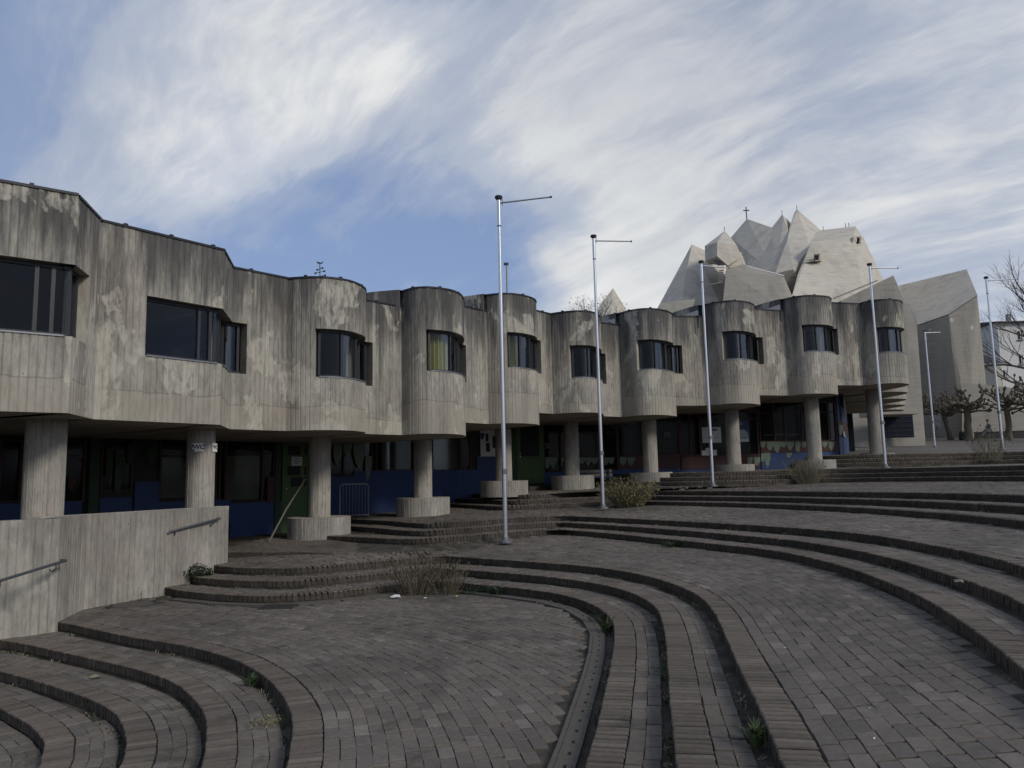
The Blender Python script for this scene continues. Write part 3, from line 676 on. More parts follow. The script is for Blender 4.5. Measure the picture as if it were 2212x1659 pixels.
def board_wall(s0, s1, ranges, mb, jamb0=None, jamb1=None, ttop=0, bw=.108, relief=.0022):
    """one run of board-marked wall between arc lengths; ranges = [(z0, z1), ...]"""
    n = max(1, int(round((s1 - s0) / bw))); ss = np.linspace(s0 + 1e-4, s1 - 1e-4, n + 1)
    outer = []; ub = round(s0 / .108) + .5
    for i in range(n):
        dd = rng.normal(0, relief)
        for fr_, de in ((0.0, -.009), (.16, dd), (.84, dd)):
            s = ss[i] + (ss[i + 1] - ss[i]) * fr_
            p, nn = path_at(s); outer.append(((ub + i + fr_) * .108, p + nn * (0 if (i == 0 and fr_ == 0) else de), p - nn * TH))
    p, nn = path_at(ss[-1]); outer.append(((ub + n) * .108, p, p - nn * TH))
    for (z0, z1) in ranges:
        lv = [z0 + (z1 - z0) * q / max(1, int((z1 - z0) / .5)) for q in range(max(1, int((z1 - z0) / .5)) + 1)]
        for (sa, oa, ia), (sb, ob, ib) in zip(outer[:-1], outer[1:]):
            for za, zb in zip(lv[:-1], lv[1:]):
                mb.face([(*oa, za), (*ob, za), (*ob, zb), (*oa, zb)], [(sa, za), (sb, za), (sb, zb), (sa, zb)], [(sa, ttop - za), (sb, ttop - za), (sb, ttop - zb), (sa, ttop - zb)])
            mb.face([(*ib, z0), (*ia, z0), (*ia, z1), (*ib, z1)], [(sb, z0), (sa, z0), (sa, z1), (sb, z1)])
            for zz in (z0, z1):
                mb.face([(*oa, zz), (*ob, zz), (*ib, zz), (*ia, zz)], [(sa, zz), (sb, zz), (sb, zz + TH), (sa, zz + TH)], [(sa, ttop - zz + .4)] * 4)
    for j, q in ((jamb0, outer[0]), (jamb1, outer[-1])):
        if j: mb.face([(*q[1], j[0]), (*q[2], j[0]), (*q[2], j[1]), (*q[1], j[1])], [(q[0], j[0]), (q[0] + TH, j[0]), (q[0] + TH, j[1]), (q[0], j[1])], [(0, 3.)] * 4)
SPINE = resample(np.array([(-14.5, 14.0), (-13, 17.5), (-11, 20.5), (-9, 23.5), (-6.8, 27), (-4, 30), (-1, 32.5), (3, 34.5), (7, 35.5), (11, 36.0), (14.0, 37.5), (16, 42), (19, 48)]), n=300)
def spine(p): return SPINE[int(np.argmin(((SPINE - p) ** 2).sum(1)))]
for i, (P, b, t) in enumerate(SEC):
    a0, a1 = GLEN[i], GLEN[i + 1]; mb = MB()
    cuts = [(max(a0, w0), min(a1, w1), si, he, w0 >= a0, w1 <= a1) for (w0, w1, si, he) in WIN if w0 < a1 - .01 and w1 > a0 + .01]
    cur = a0
    for (c0, c1, si, he, l_, r_) in cuts:
        if c0 - cur > .02: board_wall(cur, c0, [(b, t)], mb, None if cur > a0 else (b, t), (si, he) if l_ else None, t)
        board_wall(c0, c1, [(b, si), (he, t)], mb, ttop=t); cur = c1
        if r_ and a1 - cur > .02: board_wall(cur, a1, [(b, t)], mb, (si, he), None, t); cur = a1
    if a1 - cur > .02: board_wall(cur, a1, [(b, t)], mb, (b, t), (b, t), t)
    if len(cuts) == 1 and cuts[0][0] <= a0 + .02 and cuts[0][1] >= a1 - .02:
        mb = MB(); board_wall(a0, a1, [(b, cuts[0][2])], mb, ttop=t); mb.build('wall', CONC, bld, uv=True)
        mb = MB(); board_wall(a0, a1, [(cuts[0][3], t)], mb, ttop=t)
    wl = mb.build('wall', CONC, bld, uv=True, merge=True)
    # metal coping with small clips
    mb = MB(); R2 = resample(P, step=.2); nn, _ = normals(R2); nn = -nn
    for j in range(len(R2) - 1):
        o0, o1 = R2[j] + nn[j] * .02, R2[j + 1] + nn[j + 1] * .02; i0, i1 = R2[j] - nn[j] * .3, R2[j + 1] - nn[j + 1] * .3
        mb.face([(*o0, t - .018), (*o1, t - .018), (*o1, t + .022), (*o0, t + .022)]); mb.face([(*o0, t + .022), (*o1, t + .022), (*i1, t + .022), (*i0, t + .022)])
    for j in range(2, len(R2) - 1, 4):
        mb.box((R2[j][0] - nn[j][0] * .05, R2[j][1] - nn[j][1] * .05, t + .03), (.06, .08, .06), math.atan2(nn[j][1], nn[j][0]) + 1.57)
    mb.build('coping', COPE, wl)
    # slab underneath, roof behind the parapet, back wall
    pin = [np.array(path_at(s)[0] - path_at(s)[1] * .22) for s in np.linspace(a0 + .001, a1 - .001, max(2, int((a1 - a0) / .25)))]
    sp0, sp1 = spine(P[0]), spine(P[-1]); m_n = len(pin)
    sp = [sp0 * (1 - q) + sp1 * q for q in np.linspace(0, 1, m_n)]
    for nm, z0, z1, mt in (('floor_slab', b + .004, b + .5, CONC2), ('roof_slab', t - .3, t - .16, COPE)):
        mb = MB()
        for j in range(m_n - 1):
            A, B_, C_, D_ = pin[j], pin[j + 1], sp[j + 1], sp[j]
            mb.face([(*A, z0), (*D_, z0), (*C_, z0), (*B_, z0)]); mb.face([(*A, z1), (*B_, z1), (*C_, z1), (*D_, z1)])
        for j in (0, m_n - 1):
            mb.face([(*pin[j], z0), (*sp[j], z0), (*sp[j], z1), (*pin[j], z1)])
        if np.linalg.norm(sp0 - sp1) > .05 or True: mb.build(nm, mt, bld, uv=True)
    if np.linalg.norm(sp0 - sp1) > .05:
        mb = MB(); mb.face([(*sp0, b - 4.0), (*sp1, b - 4.0), (*sp1, t), (*sp0, t)]); mb.build('back_wall', INT, bld)
    if i + 1 < len(SEC):
        _, b2, t2_ = SEC[i + 1]; pe = pin[-1]
        mb = MB()
        if abs(b2 - b) > .01: mb.face([(*P[-1], min(b, b2)), (*sp1, min(b, b2)), (*sp1, max(b, b2) + .4), (*P[-1], max(b, b2) + .4)])
        if abs(t2_ - t) > .01: mb.face([(*pe, min(t, t2_) - .3), (*sp1, min(t, t2_) - .3), (*sp1, max(t, t2_) - .1), (*pe, max(t, t2_) - .1)])
        if mb.f: mb.build('step_wall', CONC2, bld, uv=True)
# raised drum parapets that carry on behind the flat panels
for k in (4, 5, 7, 8, 9):
    c = np.array(BAYP[k][0]) + np.array([.02, .02]); D = np.array({4: (-1.0, .45), 5: (-.8, .6), 7: (-.55, 1.1), 8: (-.52, 1.5), 9: (-.46, 1.3)}[k]); fd = np.array([1.0, 0.0]); bk = np.array([0.0, 1.0]); o_ = np.array([-D[1], D[0]]) * -.12
    L = catmull([c, c + D * .33 - o_ * .6, c + D * .7 - o_, c + D * 1.05 - o_ * .6, c + D * 1.5 + o_, c + D * 1.8 + o_ * 4], 6)
    t = BT[k][1]; z0 = BT[k - 1][2] - .4; nn, _ = normals(L)
    mb = MB()
    for j in range(len(L) - 1):
        for q0, q1 in ((L[j], L[j + 1]), (L[j] + nn[j] * .22, L[j + 1] + nn[j + 1] * .22)):
            mb.face([(*q0, z0), (*q1, z0), (*q1, t), (*q0, t)], [(j * .1, z0), (j * .1 + .1, z0), (j * .1 + .1, t), (j * .1, t)], [(0, t - z0), (0, t - z0), (0, 0), (0, 0)])
        mb.face([(*L[j], t), (*L[j + 1], t), (*(L[j + 1] + nn[j + 1] * .22), t), (*(L[j] + nn[j] * .22), t)])
    mb.build('drum_parapet', CONC, bld, uv=True)
    mb = MB(); mb.tube([(*p, t + .01) for p in L], .03, 5); mb.build('coping', COPE, bld)
    # little roof light in the corner
    g = c - fd * .5 + bk * .12
    mb = MB(); mb.poly([(g[0] - .35, g[1] - .1, z0 + .42), (g[0] + .3, g[1] - .25, z0 + .42), (g[0] + .3, g[1] - .22, z0 + .62), (g[0] - .3, g[1] + .35, z0 + .45), (g[0] + .35, g[1] + .3, z0 + .64)], [(0, 1, 2), (0, 2, 4, 3), (1, 4, 2)])
    mb.build('roof_light', FRAMEL, bld)

# windows
CURTAIN = {2: [(.76, .86, CURTG)], 3: [(.0, .58, CURT)], 4: [(.0, .30, CURT)], 1: [(.80, .9, CURTG)], 6: [(.78, .92, CURTG)], 8: [(.6, .8, CURTG)]}
for wi, (w0, w1, si, he) in enumerate(WIN):
    n = max(8, int((w1 - w0) / .07)); ss = np.linspace(w0 + .03, w1 - .05, n)
    gp = []
    for s in ss:
        p, nn = path_at(s); gp.append(p - nn * .17)
    gp = np.array(gp)
    gp = resample(gp, n=n)
    k = np.ones(5) / 5
    if wi > 1:
        g2 = np.pad(gp, ((2, 2), (0, 0)), 'edge'); gp = np.stack([np.convolve(g2[:, q], k, 'valid') for q in (0, 1)], 1)
    nn, tt = normals(gp)
    def rail(mb, i0, i1, z0, z1, th, off=0):
        for j in range(i0, i1):
            a, b = gp[j] - nn[j] * (off + th / 2), gp[j + 1] - nn[j + 1] * (off + th / 2); c, d = gp[j + 1] - nn[j + 1] * (off - th / 2), gp[j] - nn[j] * (off - th / 2)
            V = [(*a, z0), (*b, z0), (*c, z0), (*d, z0), (*a, z1), (*b, z1), (*c, z1), (*d, z1)]
            mb.poly(V, [(0, 1, 2, 3), (7, 6, 5, 4), (0, 4, 5, 1), (2, 6, 7, 3)] + ([(0, 3, 7, 4)] if j == i0 else []) + ([(1, 5, 6, 2)] if j == i1 - 1 else []))
    mb = MB(); rail(mb, 0, n - 1, si + .003, si + .06, .07); rail(mb, 0, n - 1, he - .06, he - .003, .07)
    nm = {0: 3, 1: 6}.get(wi, 4)
    mu = sorted(set([0] + [int(round((n - 2) * q / nm)) for q in range(1, nm)] + [n - 2]))
    if wi == 1: mu = sorted(set([0, int(n * .34), int(n * .40), int(n * .60), int(n * .66), int(n * .80), n - 2]))
    if wi == 0: mu = sorted(set([0, int(n * .64), int(n * .70), int(n * .78), n - 2]))
    for j in mu:
        hw = .028
        c = gp[j]; mb.box((c[0], c[1], (si + he) / 2), (hw * 2, .075, he - si - .1), math.atan2(tt[j][1], tt[j][0]))
    wo = mb.build('window', FRAME, bld)
    for a, b in zip(mu[:-1], mu[1:]):
        if b - a < 1: continue
        mb = MB()
        for j in range(a, b): mb.face([(*gp[j], si + .05), (*gp[j + 1], si + .05), (*gp[j + 1], he - .05), (*gp[j], he - .05)])
        mb.build('pane', GLASS, wo, smooth=True)
    # opening lights: pale inner frame on one pane
    if wi not in (0,):
        a = mu[len(mu) // 2]; mb = MB()
        c = gp[a] + nn[a] * .05; mb.box((c[0] + tt[a][0] * .05, c[1] + tt[a][1] * .05, (si + he) / 2), (.035, .05, he - si - .16), math.atan2(tt[a][1], tt[a][0]))
        mb.build('casement_frame', FRAMEL, wo)
    mb = MB(); rail(mb, 0, int(n * .8), si - .012, si + .012, .2, .09); mb.build('sill', FRAMEL, wo)
    for (f0, f1, cm) in CURTAIN.get(wi, []):
        mb = MB(); i0, i1 = int(f0 * (n - 1)), int(f1 * (n - 1)); q = resample(gp[i0:i1 + 1] + nn[i0:i1 + 1] * .22, n=60); q1, _ = normals(q)
        zs = [si + .02, si + .35, si + .7, he]
        for j in range(59):
            for za, zb in zip(zs[:-1], zs[1:]):
                w_ = lambda jj, z: q[jj] * 1.0 + q1[jj] * (.05 * math.sin(jj * 1.05 + .3 * z) * (1.3 - .25 * (z - si)))
                if wi == 3 and j > 44 and za > si + .3: continue
                mb.face([(*w_(j, za), za), (*w_(j + 1, za), za), (*w_(j + 1, zb), zb), (*w_(j, zb), zb)])
        mb.build('curtain', cm, wo, smooth=True)

# columns on drums
def ribbed(c, r, z0, z1, nb, mat_, name, relief=.002):
    mb = MB(); out = []
    for i in range(nb):
        d = rng.normal(0, relief)
        for f_, de in ((0, -.007), (.16, d), (.84, d)):
            a = 2 * math.pi * (i + f_) / nb; out.append((a * r, c[0] + (r + de) * math.cos(a), c[1] + (r + de) * math.sin(a)))
    N = len(out)
    for i in range(N):
        a, b = out[i], out[(i + 1) % N]; sb = b[0] if i < N - 1 else 2 * math.pi * r
        lv = np.linspace(z0, z1, max(2, int((z1 - z0) / .5) + 1))
        for za, zb in zip(lv[:-1], lv[1:]):
            mb.face([(a[1], a[2], za), (b[1], b[2], za), (b[1], b[2], zb), (a[1], a[2], zb)], [(a[0] + c[0] * 3, za), (sb + c[0] * 3, za), (sb + c[0] * 3, zb), (a[0] + c[0] * 3, zb)], [(0, z1 - za + .3), (0, z1 - za + .3), (0, z1 - zb + .3), (0, z1 - zb + .3)])
    mb.face([(q[1], q[2], z1) for q in out]); mb.face([(q[1], q[2], z0) for q in out[::-1]])
    return mb.build(name, mat_, bld, uv=True)
COLS = [(-7.62, 12.55, -1.4, 1.09, .30, 0), (-6.3, 15.55, -1.4, 1.09, .275, 0), (-4.83, 19.25, -1.37, 1.09, .265, .50), (-2.6, 22.1, -.98, 1.09, .262, .46), (-.32, 24.7, -.51, 1.51, .262, .40),
        (2.06, 27.3, -.47, 1.9, .262, .48), (4.87, 27.55, -.46, 1.9, .26, .52), (8.0, 28.1, .03, 2.29, .255, .25), (11.0, 28.25, .05, 2.68, .255, .33), (14.0, 29.75, .53, 3.06, .265, .08)]
for (x, y, z0, z1, r, dh) in COLS:
    ribbed((x, y), r, z0 + dh - .01, z1 + .02, 24, CONC2, 'column')
    if dh: ribbed((x, y), .76 if dh > .39 else .71 if dh > .1 else .6, z0 - .1, z0 + dh, 58, CONC2, 'column_base')

# ------------------------------------------------------------------ ground floor behind the columns
GF = resample(np.array([(-12.2, 12.0), (-10.0, 17.0), (-7.75, 20.1), (-6.1, 21.75), (-3.9, 24.7), (-1.9, 27.1), (1.2, 29.0), (4.4, 29.7), (7.6, 29.95), (9.7, 30.3), (11.8, 30.45), (13.3, 31), (16, 37), (19, 44)]), n=900)
GU, _, _ = proj(np.c_[GF, np.zeros(900)])
GN, GT = normals(GF); GN = -GN
def gi(u): return int(np.argmin(np.abs(GU[:820] - u)))
def gz(u, v):
    p = GF[gi(u)]; r = ray(u, v); return float(r[2] * (p[1] / r[1]))
def gpanel(name, u0, u1, v0, v1, mt, parent, off=.03, th=.05):
    """a flat panel on the ground floor front; top edge v0, bottom edge v1"""
    i0, i1 = sorted((gi(u0), gi(u1))); um = (u0 + u1) / 2
    if i1 <= i0: i1 = i0 + 1
    zt, zb = gz(um, v0), gz(um, v1)
    ids = sorted(set([i0, i1] + list(range(i0, i1, 12))))
    mb = MB()
    for a, b in zip(ids[:-1], ids[1:]):
        A, B_ = GF[a] + GN[a] * (off + th), GF[b] + GN[b] * (off + th); C_, D_ = GF[b] + GN[b] * off, GF[a] + GN[a] * off
        V = [(*A, zb), (*B_, zb), (*C_, zb), (*D_, zb), (*A, zt), (*B_, zt), (*C_, zt), (*D_, zt)]
        mb.poly(V, [(3, 2, 1, 0), (4, 5, 6, 7), (0, 1, 5, 4), (2, 3, 7, 6)] + ([(3, 0, 4, 7)] if a == i0 else []) + ([(1, 2, 6, 5)] if b == i1 else []))
    return mb.build(name, mt, parent)
def gblob(u0, u1, v0, v1, mt, parent, off=.085, seed=0, name='mural_patch'):
    """painted drop shape: flat top, ragged rounded bottom"""
    rr = random.Random(int(u0 * 7 + v0 * 3 + seed)); n = 9
    i0, i1 = sorted((gi(u0), gi(u1)));
    if i1 <= i0 + 1: i1 = i0 + 2
    um = (u0 + u1) / 2; zt, zb = gz(um, v0), gz(um, v1)
    pts = []
    for k in range(n + 1):
        f = k / n; p = GF[int(i0 + (i1 - i0) * f)] + GN[i0] * off
        h = zb + (zt - zb) * (.55 * abs(2 * f - 1) ** 2.2 + rr.uniform(0, .16))
        pts.append((p[0], p[1], h))
    top = [(p[0], p[1], zt) for p in pts]
    mb = MB()
    for k in range(n): mb.face([pts[k], pts[k + 1], top[k + 1], top[k]])
    return mb.build(name, mt, parent)
ids = list(range(0, 900, 12))
mb = MB()
for a, b in zip(ids[:-1], ids[1:]):
    mb.face([(*GF[a], -1.7), (*GF[b], -1.7), (*GF[b], 3.4), (*GF[a], 3.4)])
gfw = mb.build('ground_floor_wall', INT, bld)
def gwin(u0, u1, v0, v1, fm, back=None, bars=(), fw=2.2, hb=()):
    o = gpanel('window', u0, u1, v0, v1, back or INT, bld, .005, .01)
    for a, b, c, d in ((u0, u0 + fw, v0, v1), (u1 - fw, u1, v0, v1)): gpanel('frame', a, b, c, d, fm, o, .02, .06)
    for a, b, c, d in ((u0 + fw, u1 - fw, v0, v0 + fw), (u0 + fw, u1 - fw, v1 - fw, v1)): gpanel('frame', a, b, c, d, fm, o, .02, .055)
    for u in bars: gpanel('mullion', u - fw / 2, u + fw / 2, v0 + fw, v1 - fw, fm, o, .02, .05)
    for v in hb: gpanel('transom', u0 + fw, u1 - fw, v - 1, v + 1, fm, o, .02, .045)
    gpanel('pane', u0 + fw, u1 - fw, v0 + fw, v1 - fw, GLASSD, o, .03, .004)
    return o
# far left, in deep shade
gwin(-60, 40, 950, 1085, RED, bars=(-10,)); gpanel('blue_dado', -60, 175, 1086, 1130, BLUE, bld)
gwin(60, 175, 950, 1085, RED, bars=(118,), hb=(985,)); gpanel('green_post', 184, 206, 905, 1125, DGREEN, bld, .03, .12)
gwin(210, 280, 950, 1060, RED, hb=(980,)); gpanel('blue_dado', 210, 285, 1075, 1130, BLUE, bld); gpanel('blue_panel', 287, 338, 1040, 1130, BLUE, bld)
for a, b, c, d in ((245, 262, 975, 1075), (268, 284, 960, 1010), (310, 336, 965, 1005), (225, 240, 970, 1040)): gblob(a, b, c, d, DGREEN, bld, .09)
gblob(140, 160, 1030, 1062, RED, bld, .1)
gwin(340, 462, 950, 1080, RED, INT, bars=(408,), hb=(985,)); gpanel('blue_dado', 340, 494, 1082, 1135, BLUE, bld)
gpanel('blind', 345, 404, 990, 1076, BLIND, bld, .018, .006)
o = gwin(470, 590, 945, 1084, RED, INT, bars=(484, 562), hb=(980,)); gpanel('blind', 488, 558, 985, 1080, BLIND, o, .018, .006)
gpanel('red_post', 573, 589, 1030, 1085, RED, bld, .05, .05); gpanel('blue_dado', 494, 612, 1085, 1160, BLUE, bld)
gpanel('green_jamb', 592, 603, 945, 1160, DGREEN, bld, .04, .08)
def door(u0, u1, v0, v1, panes, knobs, notice=None):
    d = gpanel('door', u0, u1, v0, v1, GREEN, bld, .03, .06)
    for a, b, c, e in panes: gpanel('pane', a, b, c, e, BLACK, d, .08, .016)
    for u, v in knobs:
        p = GF[gi(u)] + GN[gi(u)] * .13; mb = MB(); mb.lathe((p[0], p[1], gz(u, v) - .03), [(.012, 0), (.032, .015), (.034, .04), (.02, .06)], 10); mb.build('knob', ALU, d)
    gpanel('kick_panel', u0 + 4, u1 - 4, v1 - (v1 - v0) * .42, v1 - 6, GREEN, d, .085, .012)
    if notice:
        a, b, c, e = notice; n_ = gpanel('notice', a, b, c, e, PAPER, d, .1, .004)
        for q in range(4): gpanel('text_line', a + 2, b - 2 - (q % 2) * 3, c + 3 + q * 3.5, c + 4.2 + q * 3.5, INK, d, .105, .002)
    return d
door(604, 662, 950, 1160, [(617, 656, 963, 983), (617, 656, 1008, 1027), (624, 656, 1031, 1051)], [(612, 1056)], (626, 646, 987, 1006))
gpanel('blue_dado', 664, 760, 1030, 1160, BLUE, bld); gwin(668, 800, 950, 1028, RED, INT, bars=(738,))
for a, b, c, d in ((716, 733, 955, 1010), (738, 754, 953, 990), (759, 785, 955, 1013), (786, 800, 985, 1042), (700, 714, 953, 985)): gblob(a, b, c, d, MINT, bld, .09)
gpanel('blue_wall', 760, 1030, 1016, 1130, BLUE, bld)
o = gwin(806, 892, 945, 1017, RED, INT, bars=(822,)); gpanel('curtain', 824, 884, 948, 1014, CURTG, o, .018, .004)
o = gwin(930, 1016, 945, 1017, RED, INT, bars=(991,)); gpanel('vertical_blind', 936, 988, 948, 1014, BLIND, o, .018, .004); gpanel('curtain', 994, 1012, 948, 1010, CURTG, o, .018, .004)
for q in range(11): gpanel('blind_slat', 937 + q * 4.7, 940.5 + q * 4.7, 949, 1013, BLIND, o, .024, .003)
gpanel('blue_wall', 1029, 1104, 986, 1075, BLUE, bld, .035)
nb = gpanel('notice_board', 1036, 1071, 924, 986, PAPER, bld, .04, .05)
for a, b, c, d in ((1047, 1054.5, 937, 954), (1047, 1056, 957, 976), (1061, 1067, 942, 968)): gpanel('photo', a, b, c, d, BLACK, nb, .095, .004)
gblob(1036, 1044, 936, 951, BLUE, nb, .1, name='blue_disc')
gpanel('green_sidelight', 1103, 1115, 918, 1050, DGREEN, bld, .03, .05)
door(1116, 1173, 912, 1045, [(1124, 1164, 919, 986)], [(1121.7, 980.5), (1121.7, 986.7)])
gwin(1174, 1210, 912, 1018, RED, INT); gpanel('notice', 1177, 1192, 957, 969, INK, bld, .1, .003)
for a, b in ((1176, 1188), (1189, 1203)): gblob(a, b, 988, 1013, MINT, bld, .09)
gpanel('blue_plinth', 1174, 1330, 1018, 1060, BLUE, bld)
gwin(1210, 1334, 912, 1018, RED, INT, bars=(1246, 1290), hb=(934,))
for k, (a, b) in enumerate(((1250, 1264), (1265, 1277), (1278, 1291), (1303, 1315), (1316, 1328), (1212, 1218))): gblob(a, b, 988, 1004 + 4 * (k % 2), MINT, bld, .1)
gpanel('red_dado', 1335, 1470, 984, 1013, RED, bld, .03, .06); gwin(1335, 1470, 905, 984, RED, INT, bars=(1392,)); gpanel('blue_plinth', 1330, 1470, 1013, 1055, BLUE, bld)
for a, b in ((1337, 1352), (1355, 1371)): gblob(a, b, 988, 1008, MINT, bld, .11)
gpanel('notice', 1437, 1450, 934, 945, INK, bld, .1, .003)
gpanel('red_dado', 1471, 1642, 985, 1012, RED, bld, .03, .06); gpanel('blue_plinth', 1470, 1642, 1013, 1040, BLUE, bld)
gwin(1471, 1515, 895, 984, RED, INT, bars=(1495,)); gwin(1517, 1641, 890, 984, RED, INT, bars=(1575,), hb=(905,))
po = gpanel('poster', 1518, 1560, 923, 956.5, PAPER, bld, .1, .004)
for a, b, c, d in ((1521, 1524, 926, 928), (1541, 1550, 927, 931), (1536, 1542, 936.5, 938), (1526, 1529, 944, 945), (1536, 1556, 945, 945.6)): gpanel('poster_print', a, b, c, d, INK, po, .105, .002)
for a, b, c, d in ((1517, 1526, 973, 984), (1526.3, 1537, 968, 984), (1537.3, 1547, 972, 984)): gpanel('torn_paper', a, b, c, d, PAPER, bld, .1, .003)
po = gpanel('poster', 1594, 1621, 908, 955, simple('poster_blue', (.05, .07, .13), .6), bld, .1, .004)
gblob(1597, 1619, 946, 926, FRAMEL, po, .106); gpanel('poster_print', 1596, 1620, 947.5, 954.5, PAPER, po, .105, .002)
for q in range(2): gpanel('poster_print', 1597, 1607, 913 + q * 3, 914.4 + q * 3, FRAMEL, po, .105, .002)
for a, b in ((1612, 1625), (1626, 1640)): gblob(a, b, 988, 1008, MINT, bld, .11)
gwin(1643, 1812, 868, 953, RED, INT, bars=(1676, 1700, 1739, 1793), hb=(890,)); gpanel('red_dado', 1643, 1812, 954, 976, RED, bld, .03, .06)
gpanel('counter_rail', 1650, 1730, 938, 940, FRAMEL, bld, .014, .004)
for k in range(11): gblob(1645 + k * 14.6, 1657 + k * 14.6, 954, 968 + 6 * (k % 3), MINT, bld, .1)
gpanel('blue_plinth', 1643, 1812, 977, 1015, BLUE, bld)
for a, b, c, d in ((1645, 1652, 979, 1000), (1654, 1664, 978, 1012), (1700, 1712, 978, 990)): gblob(a, b, c, d, MINT, bld, .09)
gpanel('blue_wall', 1813, 1848, 855, 990, BLUE, bld, .03, .05); gpanel('red_panel', 1814, 1846, 915, 939, RED, bld, .085, .006)
for a, b, c, d in ((1828, 1843, 880, 924), (1815, 1824, 918, 945), (1824, 1833, 932, 960)): gblob(a, b, c, d, MINT, bld, .1)
gpanel('green_door', 1849, 1859, 890, 985, DGREEN, bld, .03, .05)
o = gpanel('vending_cabinet', 1861, 1874, 893, 975, BLACK, bld, .03, .3); gpanel('display', 1862.5, 1873, 912, 926, INK, o, .34, .004); gpanel('display', 1862.5, 1870, 931, 944, FRAMEL, o, .34, .004)
o = gwin(1881, 1893, 893, 960, WHITE, CREAM, fw=1.2); gpanel('poster_print', 1884, 1890, 925, 950, INK, o, .02, .003)
# brick step before the second green door
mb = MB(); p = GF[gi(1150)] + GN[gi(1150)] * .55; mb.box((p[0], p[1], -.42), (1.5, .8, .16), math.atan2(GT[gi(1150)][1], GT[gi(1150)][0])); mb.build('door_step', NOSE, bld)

# ------------------------------------------------------------------ the low board-marked wall in front, lower left
lw = tag(empty('low_concrete_wall', (-6.6, 13.5, -1.95)), 'low grey board-marked concrete wall beside the steps under the overhang', 'wall')
WP = [(-9.6, 8.1), (-6.66, 11.42), (-6.92, 12.6), (-6.32, 14.1), (-5.76, 15.68)]
WALLTOP = -.455
gl0 = len(SEC); gsave = GLEN
SEC2, G2 = SEC, GLEN
for a, b in zip(WP[:-1], WP[1:]):
    SEC = [(np.array([a, b], float), -2.9, WALLTOP)]; GLEN = np.array([0.0, np.linalg.norm(np.subtract(b, a))])
    mb = MB(); board_wall(0, GLEN[1], [(-2.9, WALLTOP)], mb, (-2.9, WALLTOP), (-2.9, WALLTOP), WALLTOP, bw=.108, relief=.0025)
    mb.build('wall_panel', CONCW, lw, uv=True)
SEC, GLEN = SEC2, G2
mb = MB(); mb.prism([(-5.76, 15.68), (-5.98, 15.74), (-6.6, 14.1), (-7.2, 12.62), (-7.5, 12.0), (-7.3, 12.0), (-6.95, 12.6), (-6.35, 14.1)], WALLTOP - .06, WALLTOP + .004); mb.build('wall_top', CONC2, lw, uv=True)
def handrail(u0, v0, u1, v1, y0, y1, lab):
    a, b = Vector(at(u0, v0, y0)), Vector(at(u1, v1, y1)); d = (b - a).normalized(); n_ = Vector((d.y, -d.x, 0)).normalized()
    a += n_ * .1; b += n_ * .1
    r = tag(empty('handrail', a), lab, 'handrail', 'handrails on the low wall')
    mb = MB(); mb.tube([a - n_ * .09 + Vector((0, 0, -.05)), a + Vector((0, 0, -.02)) , a + d * .06, b - d * .06, b, b - n_ * .09 + d * .02], .021, 8); mb.build('rail', STEEL, r, smooth=True)
    for q in (.13, .86):
        p = a.lerp(b, q); mb = MB(); mb.tube([p, p + Vector((0, 0, -.07)), p - n_ * .05 + Vector((0, 0, -.11)), p - n_ * .1 + Vector((0, 0, -.09))], .011, 6); mb.build('bracket', STEEL, r, smooth=True)
handrail(354, 1150, 466, 1120, 14.18, 15.35, 'upper grey steel handrail on the low wall, near its free end')
handrail(-40, 1262, 128, 1211, 9.9, 11.35, 'lower grey steel handrail on the low wall, by the left picture edge')

# ------------------------------------------------------------------ flagpoles
def flagpole(x, y, z, H, arm, lab, sleeve=.66, k=1.0):
    r = tag(empty('flagpole', (x, y, z)), lab, 'flagpole', 'bare flagpoles on the terraces')
    Z = lambda h: (x, y, z + h)
    mb = MB(); mb.tube([Z(0), Z(H * .5), Z(H - sleeve)], [.055 * k, .047 * k, .037 * k], 14); mb.build('pole', ALU, r, smooth=True)
    mb = MB(); mb.tube([Z(H - sleeve), Z(H - .02)], [.045 * k, .045 * k], 14); mb.build('rotating_sleeve', ALU, r, smooth=True)
    mb = MB(); mb.tube([Z(H - sleeve - .012), Z(H - sleeve + .012)], [.048 * k, .048 * k], 14); mb.build('sleeve_ring', ALUD, r, smooth=True)
    mb = MB(); mb.lathe(Z(H - .03), [(.05, 0), (.09 * k, .05), (.098 * k, .075), (.08 * k, .105), (.03, .12)], 16); mb.build('cap', ALUD, r, smooth=True)
    a = Vector(Z(H - .1)); e = a + Vector((arm[0], arm[1], .02))
    mb = MB(); mb.tube([a, e], [.022 * k, .019 * k], 8); mb.build('banner_arm', ALU, r, smooth=True)
    mb = MB(); mb.tube([e, e + (e - a).normalized() * .04], .028 * k, 8); mb.build('arm_end', ALUD, r)
    q = a.lerp(e, .07); mb = MB(); mb.tube([q + Vector((0, 0, .09)), q + Vector((0, 0, -.07))], .008, 5); mb.build('hook', ALUD, r)
    mb = MB(); mb.tube([Z(1.5), Z(1.62)], .06 * k, 10); mb.box((x + .05, y - .03, z + 1.56), (.04, .05, .1)); mb.build('cleat', FRAMEL, r)
    mb = MB(); mb.lathe(Z(-.02), [(.15, 0), (.15, .05), (.08, .06), (.075, .13)], 16); mb.build('base_plate', FRAMEL, r)
    return r
flagpole(-.22, 17.5, -1.43, 7.95, (1.2, -.27), 'tall aluminium flagpole nearest the viewer, standing below the fifth bay')
flagpole(2.52, 22.2, -.93, 7.95, (1.13, .2), 'aluminium flagpole beside the yellowish bush on the steps')
flagpole(6.42, 25.1, -.42, 7.4, (1.02, .4), 'aluminium flagpole standing before the posters under the eighth bay')
